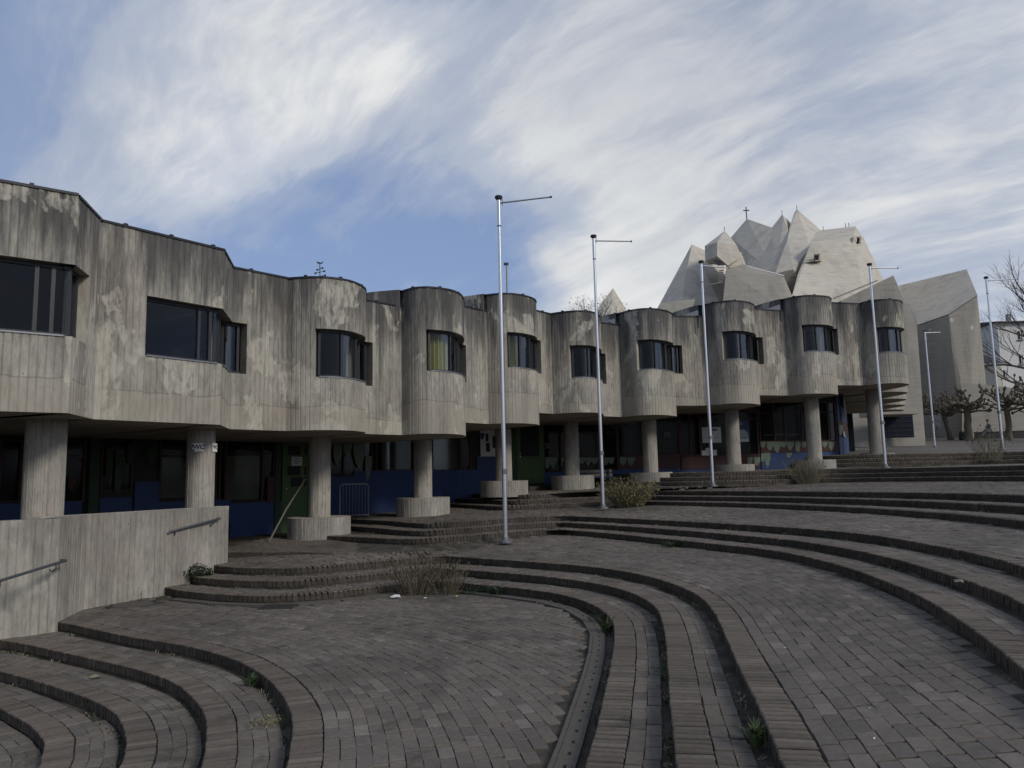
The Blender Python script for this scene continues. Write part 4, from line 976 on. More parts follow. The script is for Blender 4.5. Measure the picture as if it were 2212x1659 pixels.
flagpole(13.0, 27.1, .06, 7.25, (1.07, .15), 'aluminium flagpole on the upper steps in front of the last rounded bay')
flagpole(20.35, 32.15, .69, 7.3, (1.25, -.1), 'aluminium flagpole at the right picture edge, before the sitting man')
flagpole(26.3, 48.2, 1.28, 7.35, (1.0, .02), 'smallest and farthest aluminium flagpole, alone on the plaza before the church wall')
# pipe and weather vane on the roof
vp = tag(empty('vent_pipe', at(1096, 634, 27)), 'thin upright metal pipe rising above the fifth bay roof', 'pipe')
a, b = Vector(at(1096.5, 660, 27)), Vector(at(1094.5, 572, 27)); mb = MB(); mb.tube([a, b], .035, 8); mb.build('pipe', FRAMEL, vp)
mb = MB(); mb.box(b + Vector((-.02, 0, .03)), (.17, .1, .08)); mb.build('pipe_head', ALUD, vp)
wv = tag(empty('weather_vane', at(691, 600, 40)), 'distant iron weather vane with cockerel showing over the roof of the third bay', 'weather vane')
c = Vector(at(691, 620, 40)); t_ = Vector(at(691, 570, 40)); mb = MB(); mb.tube([c, t_], .025, 6); mb.build('rod', ALUD, wv)
for v, l in ((597, .28), (588, .24), (581, .14)):
    p = Vector(at(691, v, 40)); mb = MB(); mb.tube([p + Vector((-l, 0, -.05)), p + Vector((l, 0, .05))], .02, 5); mb.box(p + Vector((l, 0, .05)), (.1, .03, .1)); mb.box(p - Vector((l, 0, .05)), (.1, .03, .1)); mb.build('cross_bar', ALUD, wv)
mb = MB(); p = t_; mb.poly([p + Vector((-.2, 0, .14)), p + Vector((-.12, 0, 0)), p + Vector((.12, 0, 0)), p + Vector((.2, 0, .14)), p + Vector((.05, 0, .06)), p + Vector((-.05, 0, .1)), p + Vector((0, .04, .04))], [(0, 1, 6), (1, 2, 6), (2, 3, 6), (3, 4, 6), (4, 5, 6), (5, 0, 6)]); mb.build('cockerel', ALUD, wv)

# ------------------------------------------------------------------ the folded concrete church
ch = tag(empty('concrete_church', at(1750, 945, 66)), 'pale crystalline concrete church of folded pointed roofs behind the long building', 'church')
cz = lambda x, y, d: at(1426.4 + .2232 * x, 438.9 + .2232 * y, d)
def chull(name, pts, m=CHURCH): return hull(name, [cz(*p) for p in pts], m, ch)
def dhull(name, pts, m=CHURCH): return hull(name, [at(*p) for p in pts], m, ch)
chull('roof_peak', [(305, 398, 72), (430, 455, 73), (620, 560, 74), (-60, 1075, 67), (170, 1100, 62), (640, 1100, 63), (60, 1075, 84), (600, 1075, 84)])
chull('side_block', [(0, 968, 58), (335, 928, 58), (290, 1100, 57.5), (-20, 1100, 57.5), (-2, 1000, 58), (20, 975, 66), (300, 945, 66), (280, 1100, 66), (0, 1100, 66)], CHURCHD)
tu = chull('turret', [(622, 268, 66), (430, 415, 64), (550, 378, 61.5), (735, 398, 61.8), (435, 560, 64), (550, 512, 61), (655, 605, 61), (790, 520, 62.5), (682, 332, 67.5), (620, 420, 70), (760, 560, 69), (470, 590, 66)])
chull('turret_shaft', [(640, 560, 62), (780, 470, 62.6), (835, 615, 63), (590, 1100, 60.5), (900, 1100, 61), (740, 540, 70), (660, 1100, 72), (850, 1100, 72)])
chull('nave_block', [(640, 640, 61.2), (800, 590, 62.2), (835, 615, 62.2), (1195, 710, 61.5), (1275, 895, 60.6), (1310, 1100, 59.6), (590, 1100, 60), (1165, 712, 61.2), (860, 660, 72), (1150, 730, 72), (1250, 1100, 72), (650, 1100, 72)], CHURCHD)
mb = MB(); mb.tube([cz(835, 612, 62.1), cz(1195, 707, 61.4)], .09, 6); mb.build('roof_edge', HOUSE, ch)
chull('roof_peak', [(838, 152, 82), (1078, 235, 77), (682, 332, 82), (780, 500, 80), (820, 620, 78), (1110, 690, 70), (700, 700, 82), (900, 300, 90), (1150, 700, 90)])
chull('roof_peak', [(1178, 110, 79), (1080, 235, 77.5), (1262, 188, 82), (830, 600, 76), (1110, 690, 68), (1240, 275, 74), (1000, 590, 72.5), (1195, 150, 77), (1250, 700, 85), (900, 700, 85)])
chull('roof_peak', [(1322, 58, 80), (1298, 90, 79.5), (1262, 195, 76), (1556, 264, 80), (1505, 276, 75.5), (1230, 352, 71.5), (1110, 680, 67.4), (1290, 640, 66.4), (1450, 420, 69.5), (1180, 900, 68), (1400, 900, 68), (1560, 900, 88), (1300, 900, 88)])
chull('roof_body', [(1540, 264, 80), (1890, 222, 77.5), (1968, 340, 75), (1955, 412, 74), (1872, 312, 71.5), (1850, 430, 69.8), (1500, 292, 75), (1445, 395, 70.0), (2150, 740, 70), (2260, 960, 70), (1945, 800, 64.5), (1965, 1100, 62.5),
                    (1275, 895, 62.2), (1270, 1100, 61.5), (1330, 690, 65.2), (1395, 580, 66.6), (1680, 420, 70.1), (1900, 300, 88), (2200, 1000, 88), (1500, 1000, 88)])
def wbox(pts, hole, d, dx):
    b = chull('window_box', pts)
    x0, y0, x1, y1 = hole
    mb = MB(); mb.face([cz(x0, y0 + 4, d), cz(x1, y0, d), cz(x1 - 2, y1, d), cz(x0 - 6, y1 + 2, d)]); mb.build('window_opening', BLACK, b)
    mb = MB(); mb.tube([cz(x1 + 1, y0 - 2, d - .1), cz(x1 - 1, y1 + 2, d - .1)], .09, 4); mb.tube([cz(x0 - 3, y0, d - .1), cz(x1 + 1, y0 - 3, d - .1)], .1, 4); mb.build('window_reveal', CHURCH, b)
wbox([(1455, 385, 67.2), (1565, 386, 67.2), (1575, 500, 66.6), (1562, 556, 66.3), (1390, 575, 66.5), (1430, 480, 67.4), (1470, 400, 72), (1560, 400, 72), (1400, 575, 70), (1560, 570, 70)], (1490, 494, 1540, 550), 66.15, 1)
wbox([(1872, 312, 70.6), (1965, 338, 74.2), (1953, 410, 73.4), (1862, 372, 70.2), (1868, 420, 71), (1940, 330, 77), (1945, 415, 76)], (1903, 330, 1934, 392), 70.6, 1)
# turret window: a sunk opening under a stepped hood
mb = MB(); mb.face([cz(475, 488, 62.9), cz(522, 474, 62.0), cz(524, 520, 62.0), cz(600, 600, 61.0), cz(560, 606, 61.6), cz(480, 530, 62.9)]); mb.build('window_opening', INK, tu)
ld = MB()
for q in range(7): ld.tube([cz(565 + q * 0, 655 + q * 17, 60.4), cz(612 - q * 2, 648 + q * 17, 60.3)], .05, 4)
ld.build('climbing_rungs', CHURCHD, ch)
mb = MB(); mb.tube([cz(445, 800, 60.6), cz(600, 765, 60.2)], .06, 5); mb.build('rail', CHURCHD, ch)
mb = MB(); p = Vector(cz(836, 152, 81)); mb.tube([p, p + Vector((0, 0, 1.35))], .06, 6); mb.tube([p + Vector((-.32, 0, .95)), p + Vector((.32, 0, .95))], .06, 6); mb.build('cross', ALUD, ch)
for x, y in ((622, 268), (1178, 110), (1322, 58), (1577, 262), (1793, 234), (1826, 230)):
    p = Vector(cz(x, y, 78)); mb = MB(); mb.tube([p - Vector((0, 0, .3)), p + Vector((0, 0, .45))], .03, 5); mb.build('lightning_rod', ALUD, ch)
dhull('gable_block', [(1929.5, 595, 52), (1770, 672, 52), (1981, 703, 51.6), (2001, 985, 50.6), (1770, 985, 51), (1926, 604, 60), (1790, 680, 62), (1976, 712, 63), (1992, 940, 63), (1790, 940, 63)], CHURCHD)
mb = MB(); mb.tube([at(1800, 645, 53), at(1895, 606, 53)], .05, 5); mb.build('roof_rail', CHURCHD, ch)
P3 = [np.array(at(1982, 702, 66.8)), np.array(at(2050, 678.2, 64.3)), np.array(at(2088, 581.4, 72.5))]
nr = np.cross(P3[1] - P3[0], P3[2] - P3[0])
def onroof(u, v):
    r = ray(u, v); return float((nr @ P3[0]) / (nr @ r) * r[1])
wr = [(u, v, onroof(u, v)) for u, v in ((1942.4, 616.7), (2069.8, 592), (2088, 581.4), (2111.4, 637.6), (2050, 678.2), (1982, 702))]
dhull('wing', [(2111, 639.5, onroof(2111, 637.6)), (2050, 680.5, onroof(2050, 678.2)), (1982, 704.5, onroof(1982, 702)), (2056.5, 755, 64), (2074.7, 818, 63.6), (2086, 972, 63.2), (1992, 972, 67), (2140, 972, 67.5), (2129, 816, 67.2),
               (2095, 680, 80), (1960, 730, 80), (2100, 930, 82), (1950, 930, 82), (1955, 716, 68), (1955, 972, 67)], CHURCHD)
dhull('wing_roof', wr + [(u, v + 3, d + .6) for u, v, d in wr], CHURCH)
dhull('roof_peak', [(1324, 622, 62), (1279, 688, 60), (1290, 668, 60), (1318, 700, 58), (1366, 690, 62), (1300, 710, 68), (1360, 710, 68)], CHURCH)
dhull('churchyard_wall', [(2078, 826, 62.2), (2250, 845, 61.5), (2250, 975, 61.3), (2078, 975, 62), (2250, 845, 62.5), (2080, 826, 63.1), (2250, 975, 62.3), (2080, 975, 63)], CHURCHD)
# entrance gate in the gable block
gt = tag(empty('entrance_gate', at(1945, 946, 49.5)), 'dark blue-black metal gate in the church wall behind the last column', 'gate')
P0, P1 = Vector(at(1912, 946, 50.2)), Vector(at(1973, 945, 50.0))
mb = MB(); dv = P1 - P0; hh = 1.62
mb.poly([P0, P1, P1 + Vector((0, 0, hh)), P0 + Vector((0, 0, hh))], [(0, 1, 2, 3)]); mb.build('backing', BLACK, gt)
for q in range(19):
    p = P0.lerp(P1, q / 18); mb = MB(); mb.box(p + Vector((0, -.06, hh / 2)), (.05, .05, hh)); mb.build('bar', GATE, gt)
for q in range(6):
    p = P0.lerp(P1, .5) + Vector((0, -.1, .12 + q * .3)); mb = MB(); mb.box(p, (dv.length, .04, .05), math.atan2(dv.y, dv.x)); mb.build('cross_bar', GATE, gt)
li = tag(empty('entrance_canopy', at(1950, 892, 48)), 'flat concrete canopy slab above the dark church gate', 'canopy')
a, b = Vector(at(1895, 893, 47.5)), Vector(at(1987, 889, 47.5)); mb = MB(); mb.box((a + b) / 2 + Vector((0, 1.2, .1)), ((b - a).length, 2.6, .42), math.atan2((b - a).y, (b - a).x)); mb.build('slab', CHURCHD, li, uv=True)
nbd = tag(empty('wall_notice_board', at(2023, 926, 61)), 'grey-blue tall notice board on the church wall between the pollarded trees', 'notice board')
a, b = Vector(at(2015.5, 908, 62.3)), Vector(at(2030.5, 907, 62.3)); mb = MB(); mb.box((a + b) / 2, ((b - a).length, .12, 1.38)); mb.build('board', simple('board_grey', (.07, .075, .09), .5), nbd)
mb = MB(); mb.box((a + b) / 2 + Vector((0, -.08, -.05)), ((b - a).length * .96, .03, .03)); mb.build('crossbar', ALUD, nbd)
mb = MB(); mb.box((a + b) / 2 + Vector((.05, -.08, -.55)), ((b - a).length * .5, .05, .2)); mb.build('leaflet_box', ALUD, nbd)

# ------------------------------------------------------------------ white houses beyond
def house(name, u0, u1, vt, vb, d, depth, mt, lab, wins, roof=None):
    r = tag(empty(name, at((u0 + u1) / 2, vb, d)), lab, 'house')
    a, b = Vector(at(u0, vb, d)), Vector(at(u1, vb, d)); h = Vector(at((u0 + u1) / 2, vt, d)).z - a.z
    W_ = b.x - a.x; mb = MB(); mb.box(((a.x + b.x) / 2, d + depth / 2, a.z + h / 2), (W_, depth, h)); mb.build('wall', mt, r)
    for (wu0, wu1, wv0, wv1) in wins:
        p, q = Vector(at(wu0, wv1, d)), Vector(at(wu1, wv0, d)); c = (p + q) / 2
        mb = MB(); mb.box((c.x, d - .02, c.z), (q.x - p.x, .12, q.z - p.z)); o = mb.build('window', BLACK, r)
        mb = MB(); mb.box((c.x, d - .12, c.z), (.08, .06, q.z - p.z)); mb.build('frame', WHITE, o)
        mb = MB(); mb.box((c.x, d - .14, p.z - .08), (q.x - p.x + .3, .2, .12)); mb.build('sill', FRAMEL, o)
    if roof:
        mb = MB(); z = a.z + h; x0, x1 = a.x - .4, b.x + .4
        y0, y1, ym = d - .5, d + depth + .5, d + depth / 2
        V = [(x0, y0, z), (x1, y0, z), (x1, y1, z), (x0, y1, z), (x0, ym, z + roof), (x1, ym, z + roof)]
        mb.poly(V, [(0, 1, 5, 4), (2, 3, 4, 5), (0, 4, 3), (1, 2, 5), (0, 3, 2, 1)]); ro = mb.build('roof', SLATE, r)
        mb = MB(); mb.box((x1 - 1.2, ym + .5, z + roof + .5), (.5, .5, 1.6)); mb.build('chimney', FRAMEL, ro)
        mb = MB(); mb.tube([(x0, y0 - .05, z - .05), (x1, y0 - .05, z - .05)], .09, 6); mb.build('gutter', FRAMEL, ro)
    return r
house('house', 2126, 2178, 787, 955, 92, 9, HOUSE, 'small white house with dark slate roof just right of the church', [(2143, 2151, 795, 814)], 2.1)
house('apartment_house', 2179, 2290, 694, 955, 100, 12, HOUSE, 'tall white house at the right picture edge behind the bare tree', [(2203, 2208, 766, 786), (2200, 2206, 715, 733), (2225, 2235, 766, 786), (2225, 2235, 715, 733)], 1.0)
house('house', 2163, 2178, 790, 955, 88, 4, CREAM, 'narrow cream house front with balcony between the white houses', [(2168, 2173, 800, 815)])

# ------------------------------------------------------------------ trees
def branch(mb, p, d, L, r, depth, rnd, n=5, curl=.25, up=.1, kids=(2, 3), shrink=.68, tips=None):
    pts = [p]; rad = [r]; q = Vector(p); dd = Vector(d).normalized(); seg = 4
    for i in range(seg):
        dd = (dd + Vector((rnd.uniform(-1, 1), rnd.uniform(-1, 1), rnd.uniform(-1, 1) + up)) * curl * .5).normalized()
        q = q + dd * (L / seg); pts.append(q.copy()); rad.append(r * (1 - .45 * (i + 1) / seg))
    mb.tube(pts, rad, n, False)
    if depth <= 0:
        if tips is not None: tips.append((q.copy(), dd.copy()))
        return
    for k in range(rnd.randint(*kids)):
        t = rnd.choice((2, 3, 4)); base = pts[t]
        nd = (dd + Vector((rnd.uniform(-1, 1), rnd.uniform(-1, 1), rnd.uniform(-.5, 1))) * .8).normalized()
        branch(mb, base, nd, L * shrink * rnd.uniform(.75, 1.15), rad[t] * .68, depth - 1, rnd, max(3, n - 1), curl, up, kids, shrink, tips)
    branch(mb, pts[-1], dd, L * shrink, rad[-1] * .9, depth - 1, rnd, max(3, n - 1), curl, up, kids, shrink, tips)

def pollard(u, v, d, tw, h, spread, lean, seed, lab, nb=13):
    """pollarded plane: thick knobbly trunk, flat umbrella of gnarled arms ending in fists"""
    rnd = random.Random(seed); base = Vector(at(u, v, d)); base.z = pz(d)
    r = tag(empty('pollarded_tree', base), lab, 'tree', 'pollarded plane trees before the church')
    mb = MB(); pts = []; rad = []
    for i in range(9):
        f = i / 8; pts.append(base + Vector((lean * f + rnd.uniform(-.04, .04), 0, h * .6 * f))); rad.append(tw * (.62 if i == 0 else .5) * (1 - .18 * f) * rnd.uniform(.98, 1.02))
    mb.tube(pts, rad, 10); mb.build('trunk', BARK, r, smooth=True)
    top = pts[-1]; mb = MB(); kb = MB()
    for k in range(nb):
        a = 2 * math.pi * k / nb + rnd.uniform(-.2, .2); L = spread * rnd.uniform(.6, 1.05)
        q = top + Vector((0, 0, rnd.uniform(-.7, .25) * h * .16)); dd = Vector((math.cos(a), math.sin(a), rnd.uniform(.1, .45))); P = [q.copy()]; Rr = [tw * .2]
        for i in range(5):
            dd = (dd + Vector((rnd.uniform(-.35, .35), rnd.uniform(-.35, .35), rnd.uniform(-.3, .42)))).normalized()
            q = q + dd * L / 5; P.append(q.copy()); Rr.append(tw * (.17 - .02 * i))
            if i in (1, 2, 3) and rnd.random() < .85:
                s = q.copy(); d2 = (dd + Vector((rnd.uniform(-1, 1), rnd.uniform(-1, 1), rnd.uniform(-.2, .9)))).normalized(); P2 = [s.copy()]
                for j in range(3): d2 = (d2 + Vector((rnd.uniform(-.4, .4), rnd.uniform(-.4, .4), rnd.uniform(-.1, .5)))).normalized(); s = s + d2 * L * .11; P2.append(s.copy())
                mb.tube(P2, [tw * .1, tw * .085, tw * .08, tw * .075], 5, False); kb.lathe(s - Vector((0, 0, .1)), [(.04, 0), (tw * .2, .07), (tw * .19, .15), (.03, .21)], 6)
        mb.tube(P, Rr, 6, False); kb.lathe(q - Vector((0, 0, .1)), [(.05, 0), (tw * .24, .08), (tw * .22, .17), (.04, .24)], 6)
    cr = mb.build('crown', BARK, r, smooth=True, merge=False); kb.build('knuckles', BARK, cr, smooth=True, merge=False)['kind'] = 'stuff'
pollard(1993, 944, 58, .36, 4.0, 1.9, .05, 1, 'leftmost slim pollarded plane tree, next to the dark church gate')
pollard(2054, 942, 58.5, .40, 3.6, 1.9, -.45, 2, 'leaning pollarded plane tree right of the notice board')
pollard(2093, 945, 57, .54, 4.1, 2.3, .03, 3, 'thickest pollarded plane tree, straight trunk left of the sitting man', 17)
pollard(2180, 941, 56, .44, 4.4, 2.15, .05, 4, 'tall pollarded plane tree right of the sitting man', 16)
pollard(2262, 941, 54, .5, 4.6, 2.3, 0, 9, 'pollarded plane tree mostly outside the right picture edge', 15)

rnd = random.Random(11); base = Vector((54.5, 76, 2.6))
bt = tag(empty('bare_tree', base), 'big leafless tree reaching in from the right picture edge', 'tree')
mb = MB(); tips = []; tk = MB(); tk.tube([base, base + Vector((.2, 0, 3)), base + Vector((.1, 0, 6))], [.5, .42, .36], 10); tk.build('trunk', BARK, bt, smooth=True)
for k in range(16):
    a = rnd.uniform(0, 6.28); branch(mb, base + Vector((.1, 0, 4.2 + k * .55)), (math.cos(a) * 1.0 - .3, math.sin(a) * .8, .55 + k * .07), 4.6 - k * .1, .19, 4, rnd, 5, .34, .16, (2, 3), .7, tips)
mb.build('crown', BARK, bt, merge=False)

rnd = random.Random(5); base = Vector(at(1285, 760, 42))
bl = tag(empty('blossom_tree', base), 'small tree with white blossom showing above the roof left of the church', 'tree')
mb = MB(); tips = []
for k in range(8): branch(mb, base, (rnd.uniform(-.65, .6), rnd.uniform(-.4, .4), 1), 1.25, .05, 3, rnd, 4, .35, .1, (2, 3), .72, tips)
mb.build('branches', BARK, bl, merge=False)
mb = MB()
for (p, d_) in tips:
    for _ in range(3):
        q = p + Vector((rnd.uniform(-.1, .1), rnd.uniform(-.1, .1), rnd.uniform(-.12, .08))); s = rnd.uniform(.018, .042)
        a = Vector((rnd.uniform(-1, 1), rnd.uniform(-1, 1), rnd.uniform(-1, 1))).normalized(); b = a.orthogonal().normalized(); c = a.cross(b)
        mb.face([q + b * s, q + c * s, q - b * s, q - c * s])
mb.build('blossom', BLOSS, bl, merge=False)['kind'] = 'stuff'

# ------------------------------------------------------------------ dead perennials in the notches of the steps
def shrub(base, w, h, n, seed, lab, stem, dark, heads=.4, leaf=None, lean=0.0):
    rnd = random.Random(seed); base = Vector(base)
    r = tag(empty('dry_shrub', base), lab, 'shrub')
    m1, m2, m3, m4 = MB(), MB(), MB(), MB()
    for i in range(n):
        a = rnd.uniform(0, 6.28); rr = math.sqrt(rnd.random()); p = base + Vector((math.cos(a) * rr * w * .28, math.sin(a) * rr * w * .2, -.02))
        out = Vector((math.cos(a) * rr, math.sin(a) * rr * .7, 0)); hh = h * rnd.uniform(.5, 1.05) * (1 - .25 * rr)
        pts = [p]; q = p.copy()
        for k in range(4):
            q = q + out * (w * .30 / 4) * (1 + .3 * k) * rnd.uniform(.6, 1.1) + Vector((rnd.uniform(-.03, .03), rnd.uniform(-.03, .03), hh / 4)); pts.append(q.copy())
        t = rnd.uniform(.004, .0075); (m1 if rnd.random() < .7 else m2).tube(pts, [t, t, t * .9, t * .8, t * .6], 3, False)
        if rnd.random() < .6:
            b = pts[2]; c = b + Vector((rnd.uniform(-.12, .12), rnd.uniform(-.1, .1), rnd.uniform(.08, .2))); m1.tube([b, c], [t * .7, t * .4], 3, False)
            if rnd.random() < heads * .5: m3.lathe(c, [(.004, 0), (.016, .012), (.014, .03), (.003, .045)], 5)
        if rnd.random() < heads: m3.lathe(q, [(.004, 0), (.018, .012), (.016, .035), (.003, .055)], 5)
        if leaf:
            for _ in range(5):
                b = pts[rnd.randint(1, 4)] + Vector((rnd.uniform(-.05, .05), rnd.uniform(-.05, .05), rnd.uniform(-.08, .05))); s = rnd.uniform(.015, .035)
                d1 = Vector((rnd.uniform(-1, 1), rnd.uniform(-1, 1), rnd.uniform(-.6, .6))).normalized(); d2 = d1.orthogonal().normalized()
                m4.face([b - d1 * s, b + d2 * s * .5, b + d1 * s, b - d2 * s * .5])
    m1.build('stems', stem, r, merge=False)['kind'] = 'stuff'; m2.build('dark_stems', dark, r, merge=False)['kind'] = 'stuff'
    if m3.f: m3.build('seed_heads', SEED, r, merge=False)['kind'] = 'stuff'
    if m4.f: m4.build('leaves', leaf, r, merge=False)['kind'] = 'stuff'
shrub((-1.72, 13.45, -1.95), .92, .78, 120, 1, 'dry brown seed-head clump in the notch of the lowest far steps', TWIG, TWIGD, .35)
shrub((-1.18, 13.4, -1.95), .68, .68, 85, 2, 'smaller dry clump just right of the first, on the same steps', TWIG, TWIGD, .35)
shrub((3.38, 23.1, -.94), 1.42, .98, 430, 3, 'round yellowish-green dry bush beside the second flagpole', TWIG, TWIGD, .05, YLEAF)
shrub((9.85, 26.1, -.42), 1.25, 1.05, 230, 4, 'pale straw-coloured dry bush below the ninth column', DRYG, TWIG, .05)
shrub((17.75, 28.9, .25), 1.4, 1.35, 80, 5, 'sparse twiggy shrub with dark seed heads on the top steps', DRYG, TWIG, .9)

# ------------------------------------------------------------------ sitting man on the low seat wall
sw = tag(empty('seat_wall', at(2150, 942, 59.5)), 'low dark stone seat wall under the pollarded trees', 'wall')
a, b = Vector(at(2106, 940, 60)), Vector(at(2260, 940, 58.5)); a.z = b.z = 0
mb = MB(); c = (a + b) / 2; rz = math.atan2(b.y - a.y, b.x - a.x); mb.box((c.x, c.y, pz(59.5) + .2), ((b - a).length, .55, .55), rz); mb.build('wall_body', simple('dark_stone', (.07, .066, .06), .9), sw)
mb = MB(); mb.box((c.x, c.y, pz(59.5) + .5), ((b - a).length + .04, .6, .05), rz); mb.build('wall_top', simple('seat_stone', (.08, .076, .07), .9), sw)
mp = Vector(at(2139, 930, 59.3)); g0 = pz(59.3); sx, sy = mp.x, mp.y
man = tag(empty('person', (sx, sy, g0)), 'person in grey jacket and trousers sitting on the low wall, legs stretched out left', 'person')
def skin_body(name, joints, edges, mt, parent, sub=2):
    me = bpy.data.meshes.new(name); me.from_pydata([j[0] for j in joints], edges, []); me.materials.append(mt)
    o = bpy.data.objects.new(name, me); COL.objects.link(o); o.parent = parent
    sk = o.modifiers.new('skin', 'SKIN'); sk.use_smooth_shade = True
    for v, j in zip(me.skin_vertices[0].data, joints): v.radius = (j[1], j[2] if len(j) > 2 else j[1]); v.use_root = False
    me.skin_vertices[0].data[0].use_root = True
    s = o.modifiers.new('sub', 'SUBSURF'); s.levels = s.render_levels = sub
    return o
J = [((0, 0, .62), .15, .14), ((-.02, 0, .82), .15, .13), ((-.06, 0, 1.02), .17, .12), ((-.1, 0, 1.14), .07, .07), ((-.13, 0, 1.22), .052),
     ((-.02, .1, .6), .095), ((-.42, .12, .5), .07), ((-.74, .13, .19), .045), ((-.86, .13, .06), .035), ((-1.0, .13, .08), .035),
     ((-.02, -.1, .6), .095), ((-.46, -.12, .52), .07), ((-.82, -.13, .2), .045), ((-.95, -.13, .06), .035), ((-1.08, -.13, .09), .035),
     ((-.07, .2, 1.03), .07), ((-.1, .26, .78), .052), ((-.34, .2, .68), .04), ((-.07, -.2, 1.03), .07), ((-.1, -.26, .78), .052), ((-.34, -.2, .68), .04)]
Ed = [(0, 1), (1, 2), (2, 3), (3, 4), (0, 5), (5, 6), (6, 7), (7, 8), (8, 9), (0, 10), (10, 11), (11, 12), (12, 13), (13, 14), (2, 15), (15, 16), (16, 17), (2, 18), (18, 19), (19, 20)]
skin_body('body', J, Ed, JACKET, man)
H = [((-.13, 0, 1.2), .05), ((-.14, 0, 1.27), .062, .07), ((-.155, 0, 1.34), .085, .08), ((-.15, 0, 1.42), .075, .07)]
hd = skin_body('head', H, [(0, 1), (1, 2), (2, 3)], SKIN, man)
mb = MB(); mb.lathe((-.14, 0, 1.37), [(.098, 0), (.1, .05), (.085, .1), (.04, .13)], 14); o = mb.build('hair', HAIR, None, smooth=True); o.parent = man
mb = MB(); mb.poly([(-.25, 0, 1.30), (-.235, .02, 1.34), (-.235, -.02, 1.34), (-.28, 0, 1.315)], [(0, 1, 3), (0, 3, 2), (1, 2, 3)]); o = mb.build('nose', SKIN, None); o.parent = man
for s in (-1, 1):
    mb = MB()
    for f in range(4): mb.tube([(-.36, s * .2 + (f - 1.5) * .02, .67), (-.42, s * .2 + (f - 1.5) * .022, .655), (-.455, s * .19 + (f - 1.5) * .02, .625)], .0095, 5)
    mb.tube([(-.35, s * .17, .68), (-.39, s * .145, .67), (-.42, s * .14, .655)], .011, 5)
    mb.box((-.35, s * .2, .668), (.07, .075, .03)); o = mb.build('hand', SKIN, None, smooth=True, merge=False); o.parent = man
    mb = MB(); J2 = [(-.2, s * .11, .59), (-.43, s * .125, .53), (-.78, s * .135, .21), (-.88, s * .13, .12)]; mb.tube(J2, [.11, .085, .062, .058], 10); o = mb.build('trouser_leg', JEANS, None, smooth=True); o.parent = man
    mb = MB(); mb.tube([(-.84 - .05 * (s < 0), s * .13, .09), (-.93 - .05 * (s < 0), s * .13, .06), (-1.08 - .05 * (s < 0), s * .13, .08)], [.05, .052, .035], 8); o = mb.build('shoe', BLACK, None, smooth=True); o.parent = man
bn = tag(empty('litter_bin', at(2079, 943, 57.8)), 'dark bin and bags beside the thickest pollarded tree', 'bin')
p = Vector(at(2079, 943, 57.8)); p.z = pz(57.8); mb = MB(); mb.lathe(p, [(.2, 0), (.25, .1), (.24, .5), (.2, .56), (.12, .6)], 10); mb.build('bin_body', simple('bin_dark', (.03, .034, .045), .5), bn, smooth=True)
mb = MB(); mb.tube([p + Vector((-.2, 0, .58)), p + Vector((0, 0, .72)), p + Vector((.2, 0, .58))], .03, 6); mb.build('bin_lid', ALUD, bn)

# ------------------------------------------------------------------ drain channel round the lower court
b1 = resample(ED['B1'][1], .05); cusp = int(np.argmin(np.hypot(b1[:, 0] + 1.63, b1[:, 1] - 14.28)))
dr = shift(b1, -.175)
chn = tag(empty('drain_channel', (.9, 9.0, -1.95)), 'slotted concrete drainage channel following the curved steps of the lower court', 'drain')
def drain_piece(a, b, slots=True):
    a, b = np.array(a), np.array(b); L = np.linalg.norm(b - a); t = (b - a) / L; n = np.array([-t[1], t[0]]); mb = MB(); ang = math.atan2(t[1], t[0]); c = (a + b) / 2
    z = -1.962 + rng.normal(0, .003); g = .006
    P = lambda s, o: (a[0] + t[0] * s + n[0] * o, a[1] + t[1] * s + n[1] * o, z)
    mb.box(P(L / 2, .043), (L - g, .058, .05), ang); mb.box(P(L / 2, -.043), (L - g, .058, .05), ang); mb.box((c[0] - n[0] * .093, c[1] - n[1] * .093, z + .004), (L - g, .034, .05), ang)
    k = 4; sl = .06
    for i in range(k + 1):
        s0 = 0 if i == 0 else (i - .5) * L / k + sl / 2; s1 = L if i == k else (i + .5) * L / k - sl / 2
        mb.box(P((s0 + s1) / 2, 0), (s1 - s0 - (g if i in (0, k) else 0), .0275, .046), ang)
    mb.build('channel_slab', SLAB, chn)
pts = [dr[i] for i in range(cusp + 14, len(dr), 20)]
for a, b in zip(pts[:-1], pts[1:]):
    if b[1] > 2.2: drain_piece(a, b)
pts = [dr[i] for i in range(cusp - 16, 20, -20)]
for a, b in zip(pts[:-1], pts[1:]):
    if b[0] > -5.9: drain_piece(b, a)
# gully grate, manhole
gr = tag(empty('gully_grate', (-3.75, 12.42, -1.95)), 'dark iron gully grate at the foot of the far left steps', 'grate')
mb = MB()
for dx, dy, w_, h_ in ((0, .17, .52, .04), (0, -.17, .52, .04), (-.24, 0, .04, .3), (.24, 0, .04, .3)): mb.box((-3.75 + dx, 12.42 + dy, -1.945), (w_, h_, .03))
mb.build('frame', IRON, gr)
for q in range(11):
    mb = MB(); mb.box((-3.95 + q * .04, 12.42, -1.946), (.018, .3, .025)); mb.build('bar', IRON, gr)
mh = tag(empty('manhole_cover', (-6.35, 13.05, -1.95)), 'round worn manhole cover set in the paving beside the low wall', 'manhole cover')
mb = MB(); mb.lathe((-6.35, 13.05, -1.985), [(.40, 0), (.40, .032), (.33, .036), (.325, .028)], 32); mb.build('rim', IRON, mh)
mb = MB(); mb.lathe((-6.35, 13.05, -1.985), [(.315, 0), (.315, .034), (.30, .04)], 32); mb.build('lid', SLAB, mh)

